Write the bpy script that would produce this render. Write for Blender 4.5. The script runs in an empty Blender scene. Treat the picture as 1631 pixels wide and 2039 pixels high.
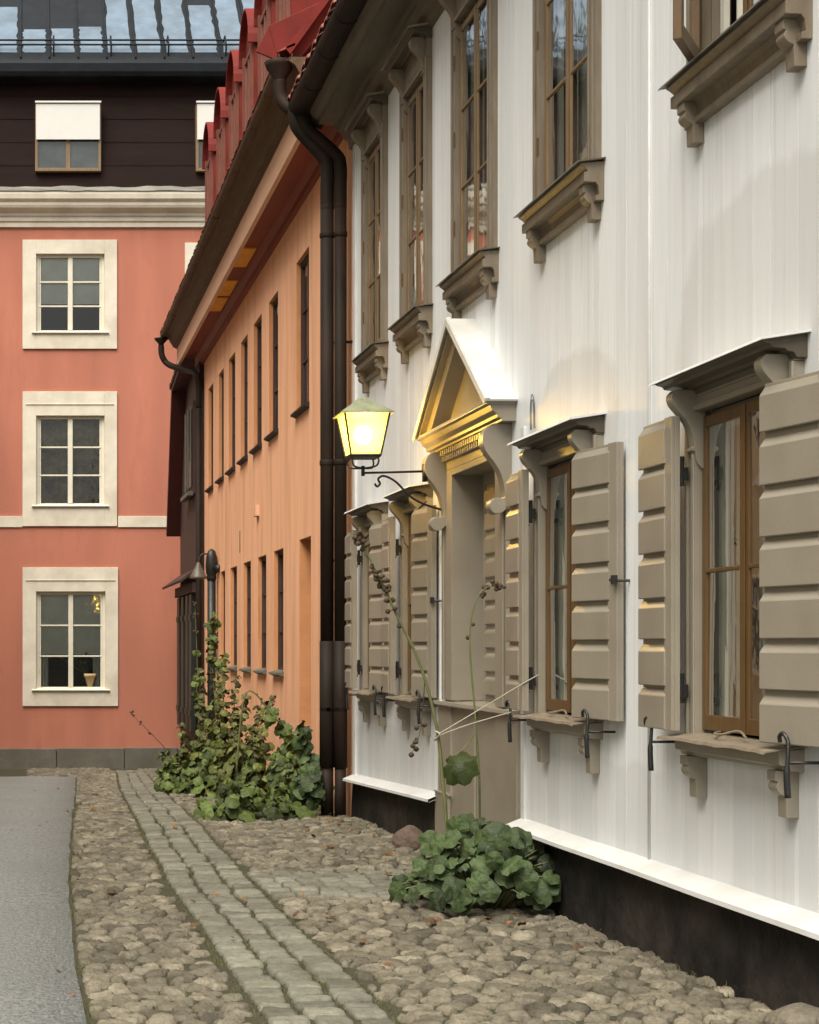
import bpy, bmesh, math, random
import numpy as np
from mathutils import Vector, Matrix
random.seed(7); rng = np.random.default_rng(7)
S = bpy.context.scene
COL = S.collection
R = math.radians

# ------------------------------------------------------------------ camera
EYE = 1.7
F, VX, VY = 3500.0, 58.0, 1286.0           # focal length and vanishing point, in pixels of a 1631 x 2039 frame
cam = bpy.data.cameras.new('camera'); camo = bpy.data.objects.new('camera', cam); COL.objects.link(camo)
cam.sensor_fit = 'HORIZONTAL'; cam.sensor_width = 36; cam.lens = F/1631*36
cam.shift_x = (815.5-VX)/1631; cam.shift_y = (VY-1019.5)/1631
cam.clip_start = .1; cam.clip_end = 2000
camo.location = (0, 0, EYE); camo.rotation_euler = (R(90), 0, 0)
S.camera = camo
S.view_settings.view_transform = 'Standard'; S.view_settings.look = 'None'; S.view_settings.gamma = 1
S.view_settings.exposure = 1.22
# ------------------------------------------------------------------ sky and soft sun
SUN_EL, SUN_AZ = R(58), R(212)              # azimuth clockwise from +Y
w = bpy.data.worlds.new('World'); S.world = w; w.use_nodes = True
nt = w.node_tree; bg = nt.nodes['Background']
sky = nt.nodes.new('ShaderNodeTexSky'); sky.sky_type = 'NISHITA'; sky.sun_disc = False
sky.sun_elevation = SUN_EL; sky.sun_rotation = SUN_AZ; sky.dust_density = 4; sky.air_density = 1.2
hs = nt.nodes.new('ShaderNodeHueSaturation'); hs.inputs['Saturation'].default_value = .12
nt.links.new(sky.outputs[0], hs.inputs['Color']); wm = nt.nodes.new('ShaderNodeMix'); wm.data_type = 'RGBA'; wm.blend_type = 'MULTIPLY'; wm.inputs[0].default_value = 1; wm.inputs[7].default_value = (1, .985, .935, 1)
nt.links.new(hs.outputs[0], wm.inputs[6]); nt.links.new(wm.outputs[2], bg.inputs['Color'])
bg.inputs['Strength'].default_value = .085
sl = bpy.data.lights.new('sun', 'SUN'); sl.energy = 2.1; sl.angle = R(48); sl.color = (1, .93, .82)
so = bpy.data.objects.new('sun', sl); COL.objects.link(so)
sd = Vector((math.sin(SUN_AZ)*math.cos(SUN_EL), math.cos(SUN_AZ)*math.cos(SUN_EL), math.sin(SUN_EL)))
so.rotation_euler = sd.to_track_quat('Z', 'Y').to_euler()

# ------------------------------------------------------------------ helpers
WL = {}
def pix(x, y, d):
    return Vector(((x-VX)*d/F, d, EYE+(VY-y)*d/F))
def tag(o, label, cat, group=None):
    o['label'] = label; o['category'] = cat
    if group: o['group'] = group
    return o
def empty(name, loc, label, cat, group=None):
    o = bpy.data.objects.new(name, None); COL.objects.link(o); o.location = loc; WL[o.name] = Vector(loc)
    o.empty_display_size = .2
    return tag(o, label, cat, group)
def catmull(pts, n=5, closed=False):
    P = [Vector(p) for p in pts]; out = []
    m = len(P)
    for i in range(m if closed else m-1):
        if closed: a, b, c, d = P[(i-1) % m], P[i], P[(i+1) % m], P[(i+2) % m]
        else: a, b, c, d = P[max(i-1, 0)], P[i], P[i+1], P[min(i+2, m-1)]
        for k in range(n):
            t = k/n
            out.append(.5*((2*b)+(c-a)*t+(2*a-5*b+4*c-d)*t*t+(3*b-a-3*c+d)*t**3))
    if not closed: out.append(P[-1])
    return out
class MB:
    def __init__(s): s.v = []; s.f = []; s.t = []; s.tint = .5
    def add(s, vs, fs):
        o = len(s.v); s.v += [tuple(p) for p in vs]; s.t += [s.tint]*len(vs)
        s.f += [tuple(i+o for i in f) for f in fs]
    def box(s, x0, x1, y0, y1, z0, z1):
        s.add([(x0,y0,z0),(x1,y0,z0),(x1,y1,z0),(x0,y1,z0),(x0,y0,z1),(x1,y0,z1),(x1,y1,z1),(x0,y1,z1)],
              [(0,3,2,1),(4,5,6,7),(0,1,5,4),(1,2,6,5),(2,3,7,6),(3,0,4,7)])
    def prism(s, prof, axis, t0, t1):
        n = len(prof)
        def pt(a, b, t):
            return (a, t, b) if axis == 'y' else (t, a, b) if axis == 'x' else (a, b, t)
        vs = [pt(p[0], p[1], t0) for p in prof]+[pt(p[0], p[1], t1) for p in prof]
        fs = [tuple(range(n)), tuple(range(2*n-1, n-1, -1))]
        fs += [(i, i+n, (i+1) % n+n, (i+1) % n) for i in range(n)]
        s.add(vs, fs)
    def loft(s, prof, y0, y1, sh=None):   # open sheet, an XZ line swept along Y
        n = len(prof)
        vs = [(p[0], y0, p[1]) for p in prof]+[(p[0], y1, p[1]) for p in prof]
        s.add(vs, [(i, i+1, i+1+n, i+n) for i in range(n-1)])
    def tube(s, pts, r, n=10, cap=True):
        P = [Vector(p) for p in pts]; m = len(P)
        rs = r if isinstance(r, (list, tuple)) else [r]*m
        up = Vector((0, 0, 1)); vs = []
        t0 = (P[1]-P[0]).normalized()
        u = t0.cross(up)
        if u.length < 1e-3: u = t0.cross(Vector((0, 1, 0)))
        u.normalize()
        for i in range(m):
            t = (P[min(i+1, m-1)]-P[max(i-1, 0)]).normalized()
            u = (u-t*u.dot(t)).normalized(); v = t.cross(u)
            for k in range(n):
                a = 2*math.pi*k/n
                vs.append(P[i]+(u*math.cos(a)+v*math.sin(a))*rs[i])
        fs = [(i*n+k, i*n+(k+1) % n, (i+1)*n+(k+1) % n, (i+1)*n+k) for i in range(m-1) for k in range(n)]
        if cap: fs += [tuple(range(n-1, -1, -1)), tuple((m-1)*n+k for k in range(n))]
        s.add(vs, fs)
    def lathe(s, prof, c, n=16):
        vs = []; m = len(prof)
        for r, z in prof:
            for k in range(n):
                a = 2*math.pi*k/n; vs.append((c[0]+r*math.cos(a), c[1]+r*math.sin(a), c[2]+z))
        fs = [(i*n+k, i*n+(k+1) % n, (i+1)*n+(k+1) % n, (i+1)*n+k) for i in range(m-1) for k in range(n)]
        fs += [tuple(range(n-1, -1, -1)), tuple((m-1)*n+k for k in range(n))]
        s.add(vs, fs)
    def frus(s, c, a0, b0, z0, a1, b1, z1, cap=True):  # four-sided frustum
        vs = [(c[0]+i*a0, c[1]+j*b0, z0) for i, j in ((-1,-1),(1,-1),(1,1),(-1,1))]+[(c[0]+i*a1, c[1]+j*b1, z1) for i, j in ((-1,-1),(1,-1),(1,1),(-1,1))]
        fs = [(0,1,5,4),(1,2,6,5),(2,3,7,6),(3,0,4,7)]
        if cap: fs += [(3,2,1,0),(4,5,6,7)]
        s.add(vs, fs)
    def build(s, name, mat, parent=None, loc=(0,0,0), bevel=0, smooth=False, fix=True, rotz=0):
        me = bpy.data.meshes.new(name); me.from_pydata(s.v, [], s.f)
        at = me.attributes.new('tint', 'FLOAT', 'POINT'); at.data.foreach_set('value', s.t)
        if fix:
            bm = bmesh.new(); bm.from_mesh(me); bmesh.ops.recalc_face_normals(bm, faces=bm.faces); bm.to_mesh(me); bm.free()
        if smooth: me.polygons.foreach_set('use_smooth', [True]*len(me.polygons))
        me.materials.append(mat)
        o = bpy.data.objects.new(name, me); COL.objects.link(o)
        loc = Vector(loc); WL[o.name] = loc
        if parent is not None:
            o.parent = parent; o.location = loc-WL[parent.name]
        else: o.location = loc
        o.rotation_euler.z = rotz
        if bevel:
            m = o.modifiers.new('bevel', 'BEVEL'); m.width = bevel; m.segments = 2; m.limit_method = 'ANGLE'; m.angle_limit = R(35)
        return o
def struct(o, kind='structure'):
    o['kind'] = kind; return o

# ------------------------------------------------------------------ materials
def lin(c): return tuple(c)+(1,)
def M(name, c, rough=.6, var=.12, scale=5, stretch=(1,1,1), bump=.1, bscale=60, metal=0, c2=None, big=0, tint=0, spec=.4, dirt=None):
    m = bpy.data.materials.new(name); m.use_nodes = True
    t = m.node_tree; N = t.nodes; L = t.links; b = N['Principled BSDF']
    b.inputs['Roughness'].default_value = rough; b.inputs['Metallic'].default_value = metal
    b.inputs['Specular IOR Level'].default_value = spec
    tc = N.new('ShaderNodeTexCoord'); mp = N.new('ShaderNodeMapping'); mp.inputs['Scale'].default_value = stretch
    L.new(tc.outputs['Object'], mp.inputs[0])
    n = N.new('ShaderNodeTexNoise'); n.inputs['Scale'].default_value = scale; n.inputs['Detail'].default_value = 8; n.inputs['Roughness'].default_value = .65
    L.new(mp.outputs[0], n.inputs['Vector'])
    r = N.new('ShaderNodeValToRGB'); r.color_ramp.elements[0].position = .3; r.color_ramp.elements[1].position = .7
    d = c2 if c2 else tuple(x*(1-var) for x in c)
    r.color_ramp.elements[0].color = lin(d); r.color_ramp.elements[1].color = lin(tuple(min(1, x*(1+(0 if c2 else var))) for x in c))
    L.new(n.outputs['Fac'], r.inputs[0]); out = r.outputs[0]
    if big or dirt:
        n2 = N.new('ShaderNodeTexNoise'); n2.inputs['Scale'].default_value = .9 if not dirt else dirt[1]; n2.inputs['Detail'].default_value = 6
        L.new(mp.outputs[0], n2.inputs['Vector'])
        mr = N.new('ShaderNodeMapRange'); mr.inputs[1].default_value = .45; mr.inputs[2].default_value = .75
        mr.inputs[3].default_value = 0; mr.inputs[4].default_value = big if big else dirt[2]
        L.new(n2.outputs['Fac'], mr.inputs[0])
        mx = N.new('ShaderNodeMix'); mx.data_type = 'RGBA'
        L.new(mr.outputs[0], mx.inputs[0]); L.new(out, mx.inputs[6])
        mx.inputs[7].default_value = lin(dirt[0]) if dirt else lin(tuple(x*.55 for x in c)); out = mx.outputs[2]
    if tint:
        a = N.new('ShaderNodeAttribute'); a.attribute_name = 'tint'
        mr = N.new('ShaderNodeMapRange'); mr.inputs[3].default_value = 1-tint; mr.inputs[4].default_value = 1+tint
        L.new(a.outputs['Fac'], mr.inputs[0])
        hv = N.new('ShaderNodeHueSaturation'); L.new(mr.outputs[0], hv.inputs['Value']); L.new(out, hv.inputs['Color']); out = hv.outputs[0]
    L.new(out, b.inputs['Base Color'])
    if bump:
        n3 = N.new('ShaderNodeTexNoise'); n3.inputs['Scale'].default_value = bscale; n3.inputs['Detail'].default_value = 5
        L.new(mp.outputs[0], n3.inputs['Vector'])
        bp = N.new('ShaderNodeBump'); bp.inputs['Strength'].default_value = bump; bp.inputs['Distance'].default_value = .02
        L.new(n3.outputs['Fac'], bp.inputs['Height']); L.new(bp.outputs[0], b.inputs['Normal'])
    return m
def white_wall_mat():
    m = M('white_paint', (.775,.80,.81), .42, .05, 2.2, (6,6,.35), .12, 18)
    t = m.node_tree; N = t.nodes; L = t.links; b = N['Principled BSDF']
    out = b.inputs['Base Color'].links[0].from_socket
    geo = N.new('ShaderNodeNewGeometry'); sx = N.new('ShaderNodeSeparateXYZ'); L.new(geo.outputs['Position'], sx.inputs[0])
    nz = N.new('ShaderNodeTexNoise'); nz.inputs['Scale'].default_value = 3; nz.inputs['Detail'].default_value = 5; L.new(geo.outputs['Position'], nz.inputs['Vector'])
    def math_(op, a, c=None):
        n = N.new('ShaderNodeMath'); n.operation = op
        for k, q in enumerate((a, c)):
            if q is None: continue
            if isinstance(q, (int, float)): n.inputs[k].default_value = q
            else: L.new(q, n.inputs[k])
        return n.outputs[0]
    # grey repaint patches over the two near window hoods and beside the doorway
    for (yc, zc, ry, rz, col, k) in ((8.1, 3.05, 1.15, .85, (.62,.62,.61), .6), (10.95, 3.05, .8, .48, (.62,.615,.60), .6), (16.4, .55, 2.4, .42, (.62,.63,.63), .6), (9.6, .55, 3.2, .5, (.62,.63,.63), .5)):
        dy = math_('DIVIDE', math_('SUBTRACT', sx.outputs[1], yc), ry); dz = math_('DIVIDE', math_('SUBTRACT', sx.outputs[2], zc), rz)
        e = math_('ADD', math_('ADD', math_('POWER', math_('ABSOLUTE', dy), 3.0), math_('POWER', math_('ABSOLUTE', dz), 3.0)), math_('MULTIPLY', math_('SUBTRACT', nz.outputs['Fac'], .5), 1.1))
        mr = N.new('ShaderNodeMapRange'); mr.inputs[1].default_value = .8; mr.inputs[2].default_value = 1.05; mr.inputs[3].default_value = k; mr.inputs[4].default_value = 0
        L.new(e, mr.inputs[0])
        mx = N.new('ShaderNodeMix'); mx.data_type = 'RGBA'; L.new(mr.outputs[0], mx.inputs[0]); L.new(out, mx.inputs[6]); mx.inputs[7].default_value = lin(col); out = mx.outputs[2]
    # thin vertical streaks of dirt and worn paint
    mp = N.new('ShaderNodeMapping'); mp.inputs['Scale'].default_value = (1, 22, .5); L.new(geo.outputs['Position'], mp.inputs[0])
    ns = N.new('ShaderNodeTexNoise'); ns.inputs['Scale'].default_value = 1.3; ns.inputs['Detail'].default_value = 7; L.new(mp.outputs[0], ns.inputs['Vector'])
    mr = N.new('ShaderNodeMapRange'); mr.inputs[1].default_value = .53; mr.inputs[2].default_value = .72; mr.inputs[4].default_value = .40; L.new(ns.outputs['Fac'], mr.inputs[0])
    mx = N.new('ShaderNodeMix'); mx.data_type = 'RGBA'; L.new(mr.outputs[0], mx.inputs[0]); L.new(out, mx.inputs[6]); mx.inputs[7].default_value = (.58,.565,.51,1); out = mx.outputs[2]
    a = N.new('ShaderNodeAttribute'); a.attribute_name = 'tint'
    mr = N.new('ShaderNodeMapRange'); mr.inputs[3].default_value = .90; mr.inputs[4].default_value = 1.04; L.new(a.outputs['Fac'], mr.inputs[0])
    hv = N.new('ShaderNodeHueSaturation'); L.new(mr.outputs[0], hv.inputs['Value']); L.new(out, hv.inputs['Color'])
    L.new(hv.outputs[0], b.inputs['Base Color'])
    return m
def glass_mat(name, tint=(.8,.85,.82), boost=1.0, wav=.05, rough=.01):
    m = bpy.data.materials.new(name); m.use_nodes = True; t = m.node_tree; N = t.nodes; L = t.links
    N.remove(N['Principled BSDF']); o = N['Material Output']
    g = N.new('ShaderNodeBsdfGlossy'); g.inputs['Roughness'].default_value = rough
    tr = N.new('ShaderNodeBsdfTransparent'); tr.inputs[0].default_value = lin(tint)
    fr = N.new('ShaderNodeFresnel'); fr.inputs[0].default_value = 1.5
    mu = N.new('ShaderNodeMath'); mu.operation = 'MULTIPLY'; mu.inputs[1].default_value = boost; mu.use_clamp = True
    L.new(fr.outputs[0], mu.inputs[0])
    mx = N.new('ShaderNodeMixShader'); L.new(mu.outputs[0], mx.inputs[0]); L.new(tr.outputs[0], mx.inputs[1]); L.new(g.outputs[0], mx.inputs[2])
    tc = N.new('ShaderNodeTexCoord'); n = N.new('ShaderNodeTexNoise'); n.inputs['Scale'].default_value = 5; L.new(tc.outputs['Object'], n.inputs['Vector'])
    bp = N.new('ShaderNodeBump'); bp.inputs['Strength'].default_value = wav; bp.inputs['Distance'].default_value = .05; L.new(n.outputs['Fac'], bp.inputs['Height'])
    L.new(bp.outputs[0], g.inputs['Normal'])
    L.new(mx.outputs[0], o.inputs[0]); return m
def emit_mat(name, col, s):
    m = bpy.data.materials.new(name); m.use_nodes = True; t = m.node_tree; N = t.nodes
    b = N['Principled BSDF']; b.inputs['Emission Color'].default_value = lin(col); b.inputs['Emission Strength'].default_value = s
    b.inputs['Base Color'].default_value = lin(col); return m
def lamp_glass():
    m = bpy.data.materials.new('lit_lantern_glass'); m.use_nodes = True; t = m.node_tree; N = t.nodes; L = t.links
    N.remove(N['Principled BSDF']); o = N['Material Output']
    tr = N.new('ShaderNodeBsdfTransparent'); tr.inputs[0].default_value = (1, .82, .34, 1)
    tl = N.new('ShaderNodeBsdfTranslucent'); tl.inputs[0].default_value = (1, .86, .28, 1)
    mx = N.new('ShaderNodeMixShader'); mx.inputs[0].default_value = .38
    L.new(tr.outputs[0], mx.inputs[1]); L.new(tl.outputs[0], mx.inputs[2]); L.new(mx.outputs[0], o.inputs[0]); return m

m_white = white_wall_mat()
m_cornice = M('shaded_brown_paint', (.13,.11,.082), .6, .2, 5, (3,.5,3), .12, 30)  # deep eave shade put into a darker paint colour
m_proof = M('grey_white_sheet', (.60,.60,.57), .5, .08, 4, bump=.05, dirt=((.42,.40,.35), 2.5, .6))
m_wtrim = M('white_trim_paint', (.60,.605,.595), .5, .06, 4, (1,1,1), .08, 30, dirt=((.45,.42,.36), 3.5, .5))
m_taupe = M('taupe_paint', (.262,.232,.180), .36, .05, 5, (1.5,1.5,1.5), .06, 22, dirt=((.18,.152,.112), 2.5, .5), spec=.5)
m_hood = M('shade_darkened_taupe', (.085,.069,.050), .45, .15, 6, (1,.5,1), .1, 30)  # taupe darkened to paint in the shade under the hoods
m_taupe2 = M('weathered_taupe_paint', (.20,.165,.12), .5, .16, 5, (3,3,.6), .12, 30, dirt=((.14,.10,.06), 4, .7))
m_brown = M('brown_sash_paint', (.110,.060,.020), .38, .2, 6, (3,3,.5), .1, 40)
m_brown2 = M('faded_brown_sash', (.19,.125,.065), .5, .2, 6, (3,3,.5), .1, 40)
m_dsill = M('black_sill_metal', (.028,.024,.02), .6, .3, 6, bump=.1, spec=.2)
m_lead = M('dark_sheet_metal', (.10,.085,.065), .45, .2, 6, bump=.08)
m_iron = M('black_iron', (.012,.012,.012), .45, .3, 9, bump=.2, bscale=80, spec=.5)
m_tar = M('tarred_stone', (.011,.010,.009), .7, .5, 5, (1,1,1), .9, 12, dirt=((.060,.050,.040), 2.2, .75), spec=.2)
m_glass = glass_mat('old_window_glass', boost=.75, wav=.018, rough=.03)
m_glass_far = glass_mat('far_window_glass', (.75,.8,.78), 1.6)
m_room = M('dark_interior', (.02,.017,.013), .9, .2, 1, bump=0)
m_curt = M('pale_curtain', (.66,.65,.55), .9, .12, 2, (8,8,.4), .15, 14)
m_inner = M('inner_window_paint', (.62,.60,.52), .5, .06, 4, bump=.05)
m_orange = M('orange_stucco', (.86,.455,.262), .85, .08, 3, (1,3,.35), .4, 60, dirt=((.56,.27,.14), 1.1, .6))
m_reveal = M('bounce_deepened_stucco', (.60,.27,.115), .85, .10, 3, bump=.3, bscale=70)  # orange deepened to paint in bounced light and shading of the reveals
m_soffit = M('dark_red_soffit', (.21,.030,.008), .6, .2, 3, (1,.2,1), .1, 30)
m_salmon = M('salmon_fascia', (.72,.43,.28), .7, .10, 3, (2,.4,2), .1, 40)
m_eave = M('weathered_eave_board', (.085,.048,.022), .7, .35, 5, (3,.5,3), .3, 30)
m_sunpatch = M('painted_sun_patch', (.85,.38,.02), .6, .18, 4, (2,1,1), .1, 30)  # ochre stands for sunlight reflected onto the soffit
m_red = M('red_roof_metal', (.17,.022,.016), .6, .2, 2.5, bump=.08, dirt=((.085,.014,.012), 2, .7), spec=.15)
m_tile = M('clay_tile', (.25,.085,.055), .8, .35, 8, bump=.5, bscale=30)
m_pipe = M('brown_black_pipe', (.020,.015,.011), .6, .3, 5, (1,1,.3), .08, 30, dirt=((.05,.025,.018), 2, .5), spec=.12)
m_pipered = M('dark_red_pipe', (.045,.02,.015), .45, .3, 5, bump=.08)
m_pink = M('pink_stucco', (.455,.168,.108), .88, .12, 1.6, (2.2,1,.35), .4, 45, dirt=((.31,.115,.075), .8, .75))
m_cream = M('cream_stone_trim', (.66,.61,.50), .75, .08, 4, bump=.15, bscale=40, dirt=((.40,.34,.25), 1.4, .6))
m_sash = M('cream_window_paint', (.66,.62,.50), .5, .06, 5, bump=.05)
m_stone = M('grey_base_stone', (.13,.12,.095), .8, .25, 3, bump=.4, bscale=25, dirt=((.07,.06,.045), 1.5, .8))
m_mansard = M('dark_brown_metal', (.014,.0065,.005), .8, .3, 2, (.4,1,3), .1, 20, spec=.15)
m_roofmetal = M('pale_blue_roof_metal', (.15,.20,.255), .7, .16, 3, (1,1,1), .1, 20, dirt=((.10,.12,.14), 1.2, .8), spec=.12)
m_roofdark = M('black_roof_metal', (.012,.015,.019), .6, .3, 3, bump=.1, spec=.15)
m_blind = M('white_blind', (.62,.615,.58), .8, .03, 3, bump=.03)
m_blindg = M('grey_blind', (.74,.75,.69), .8, .10, 2.5, (1,1,1), .05, 20)
m_reflection = M('painted_pane_reflection', (.55,.48,.34), .9, .3, 1.6, (1,1,1.3), .2, 9, c2=(.07,.055,.04))  # pale swirling pane reflections painted as mottling
m_dbrown = M('dark_brown_boards', (.05,.024,.018), .7, .3, 5, (4,4,.4), .2, 30)
m_dgreen = M('dark_green_shutter', (.014,.017,.012), .5, .3, 5, bump=.1)
m_dred = M('oxblood_soffit', (.05,.007,.005), .6, .2, 3, bump=.1)
m_ground = M('mossy_soil', (.058,.050,.030), .95, .4, 7, bump=.9, bscale=60, c2=(.036,.038,.014))
m_asph = M('asphalt', (.205,.21,.20), .9, .45, 30, bump=1.0, bscale=60, spec=.2, dirt=((.18,.18,.17), .7, .6))
m_cob = M('granite_cobble', (.158,.140,.103), .85, .38, 16, bump=1.0, bscale=34, tint=.50, dirt=((.075,.064,.043), 5, .85), spec=.2)
m_sett = M('grey_granite_sett', (.165,.160,.125), .8, .28, 14, bump=.7, bscale=45, tint=.3, dirt=((.11,.10,.07), 3, .8), spec=.2)
m_leaf = M('hollyhock_leaf', (.062,.086,.020), .55, .35, 12, bump=.3, bscale=50, tint=.7, spec=.25)
m_leafd = M('dark_hollyhock_leaf', (.040,.060,.021), .55, .35, 14, bump=.4, bscale=50, tint=.65, spec=.25)
m_dry = M('dry_seed_head', (.06,.040,.020), .8, .4, 20, bump=.2)
m_stem = M('green_stem', (.12,.13,.05), .6, .2, 10, bump=.1)
m_grass = M('green_grass', (.075,.078,.022), .6, .3, 10, bump=0, tint=.5)
m_string = M('pale_twine', (.36,.34,.26), .8, .1, 10, bump=.1)
m_litter = M('dead_leaf', (.14,.075,.03), .8, .4, 20, bump=.2, tint=.5)
m_copper = M('green_copper', (.22,.24,.15), .5, .25, 12, bump=.15)
m_lglass = lamp_glass()
m_bulb = emit_mat('lit_bulb', (1, .80, .42), 14)
m_pot = M('terracotta_pot', (.45,.32,.16), .8, .1, 6, bump=.1)
m_yellow = M('pale_yellow_stucco', (.52,.43,.27), .85, .1, 2, bump=.2)

# ------------------------------------------------------------------ ground
PY = [-60, 0, 8, 14, 18, 24, 30, 40, 60, 300]; PZ = [.1, .05, 0, 0, -.08, -.33, -.62, -1.09, -1.5, -1.5]
def gz(x, y):
    z = float(np.interp(y, PY, PZ))
    z += .06*math.exp(-((x-3.0)**2/.35+(y-14.2)**2/1.5)) + .07*math.exp(-((x-3.4)**2/.5+(y-7.6)**2/2))
    return z+.008*math.sin(x*3.1+y*1.7)+.006*math.sin(y*2.3-x*4)
def road_edge(y): return float(np.interp(y, [-60, 6, 7.9, 9.7, 12.8, 16.6, 22, 29.5, 34, 60], [.3, .29, .26, .24, .28, .39, .56, .775, .9, .9]))
def strip_left(y): return float(np.interp(y, [4, 7.9, 12.8, 14.7, 18.9, 25.4, 30, 36], [1.08, 1.065, .995, 1.02, 1.12, 1.32, 1.52, 1.8]))
SW = .60
def grid_sheet(xs, ys, dz):
    m = MB(); n = len(xs)
    m.add([(x, y, gz(x, y)+dz) for y in ys for x in xs], [(j*n+i, j*n+i+1, (j+1)*n+i+1, (j+1)*n+i) for j in range(len(ys)-1) for i in range(n-1)])
    return m
xs = [-300, -60, -15]+list(np.linspace(-8, 3.6, 24))+[6, 12, 60, 300]
ys = [-60, -20]+list(np.linspace(-4, 42, 80))+[60, 120, 300]
struct(grid_sheet(xs, ys, -.008).build('ground', m_ground, smooth=True))
m = MB(); ysr = list(np.linspace(-20, 33.2, 110)); cols = np.linspace(0, 1, 14)
vs = []
for y in ysr:
    e = road_edge(y)+.006*math.sin(y*5.3)+.005*math.sin(y*11.1+1)+random.uniform(-.006, .006)
    vs += [(-7.5+(e+7.5)*c, y, gz(-7.5+(e+7.5)*c, y)+.004) for c in cols]+[(e+.012, y, gz(e, y)-.05)]
k = len(cols)+1
m.add(vs, [(j*k+i, j*k+i+1, (j+1)*k+i+1, (j+1)*k+i) for j in range(len(ysr)-1) for i in range(k-1)])
struct(m.build('road', m_asph, smooth=True))

def clip(poly, px, py, nx, ny):
    out = []; n = len(poly)
    for i in range(n):
        a, b = poly[i], poly[(i+1) % n]
        da = (a[0]-px)*nx+(a[1]-py)*ny; db = (b[0]-px)*nx+(b[1]-py)*ny
        if da <= 0: out.append(a)
        if (da < 0) != (db < 0) and da != db:
            t = da/(da-db); out.append((a[0]+(b[0]-a[0])*t, a[1]+(b[1]-a[1])*t))
    return out
def chaikin(p, k=1, w=.25):
    for _ in range(k):
        q = []
        for i in range(len(p)):
            a, b = p[i], p[(i+1) % len(p)]
            q += [(a[0]*(1-w)+b[0]*w, a[1]*(1-w)+b[1]*w), (a[0]*w+b[0]*(1-w), a[1]*w+b[1]*(1-w))]
        p = q
    return p
def resample(p, n):
    P = np.array(p+[p[0]]); d = np.r_[0, np.cumsum(np.hypot(*np.diff(P, axis=0).T))]
    t = np.linspace(0, d[-1], n, endpoint=False)
    return list(zip(np.interp(t, d, P[:, 0]), np.interp(t, d, P[:, 1])))
def stone(mb, poly, h, dome, n=12, gap=.93, base=-.045, soft=1, tilt=.02, lens=False):
    p = resample(chaikin(poly, soft) if soft > 0 else chaikin(chaikin(poly, 1, .10), 1, .3), n)
    cx = sum(q[0] for q in p)/n; cy = sum(q[1] for q in p)/n; z0 = gz(cx, cy)
    tx, ty = random.gauss(0, tilt), random.gauss(0, tilt)
    mb.tint = min(1, max(0, random.gauss(.5, .22)))
    vs = []
    rings = ((gap, base), (gap*.985, -.006+h*.15), (gap*.90, h*(1-dome*.42)), (gap*.68, h*(1-dome*.12)), (gap*.36, h))
    if lens: 
        px_, py_ = random.uniform(-.25, .25), random.uniform(-.25, .25); rings = ((gap, base), (gap*.97, -.014), (gap*.84, h*.42), (gap*.64, h*.80), (gap*.34, h*.98))
    for s_, z in rings:
        for q in p:
            x = cx+(q[0]-cx)*s_; y = cy+(q[1]-cy)*s_
            vs.append((x, y, z0+z+(x-cx)*tx+(y-cy)*ty+(random.gauss(0, .0036 if lens else .0016) if z > 0 else 0)))
    vs.append((cx, cy, z0+h*1.01))
    fs = [(r*n+i, r*n+(i+1) % n, (r+1)*n+(i+1) % n, (r+1)*n+i) for r in range(len(rings)-1) for i in range(n)]
    b = (len(rings)-1)*n
    fs += [(b+i, b+(i+1) % n, b+n) for i in range(n)]
    mb.add(vs, fs)
PATH_Y = (11.75, 13.15)
def in_path(x, y): return PATH_Y[0] < y < PATH_Y[1] and x > strip_left(y)+SW-.03
cob = MB(); sx_, sy_ = .152, .128
nx = int(3.6/sx_)+1; ny = int(34.5/sy_)
sites = {}
for j in range(-1, ny+1):
    for i in range(-1, nx+1):
        sites[i, j] = (.05+(i+(.5 if j % 2 else 0)+random.uniform(-.42, .42))*sx_, 5.2+(j+random.uniform(-.44, .44))*sy_)
for (i, j), (x, y) in sites.items():
    if not (0 <= i < nx and 0 <= j < ny): continue
    if random.random() < .0: continue
    if x < road_edge(y)+.01 and y < 33.1: continue
    sl_ = strip_left(y)
    if sl_-.035 < x < sl_+SW+.035 or in_path(x, y) or x > 3.38: continue
    poly = [(x-.18, y-.2), (x+.18, y-.2), (x+.18, y+.2), (x-.18, y+.2)]
    for dj in (-2, -1, 0, 1, 2):
        for di in (-2, -1, 0, 1, 2):
            if (di or dj) and (i+di, j+dj) in sites:
                a, b = sites[i+di, j+dj]
                poly = clip(poly, (x+a)/2, (y+b)/2, a-x, b-y)
    if len(poly) < 3: continue
    # trim to the road edge, the strip and the wall
    e = road_edge(y)+.02
    if y < 33.1: poly = clip(poly, e, y, -1, 0)
    if x < sl_: poly = clip(poly, sl_-.01, y, 1, 0)
    else: poly = clip(poly, sl_+SW+.01, y, -1, 0)
    poly = clip(poly, 3.39, y, 1, 0)
    if len(poly) < 3: continue
    far = y > 22
    stone(cob, poly, random.choice((random.uniform(.008, .020), random.uniform(.012, .030))), 1, n=10 if far else 16, gap=random.uniform(.90, 1.0), soft=1, tilt=.08, lens=True)
struct(cob.build('cobblestone_pavement', m_cob, smooth=True, fix=False))
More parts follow.
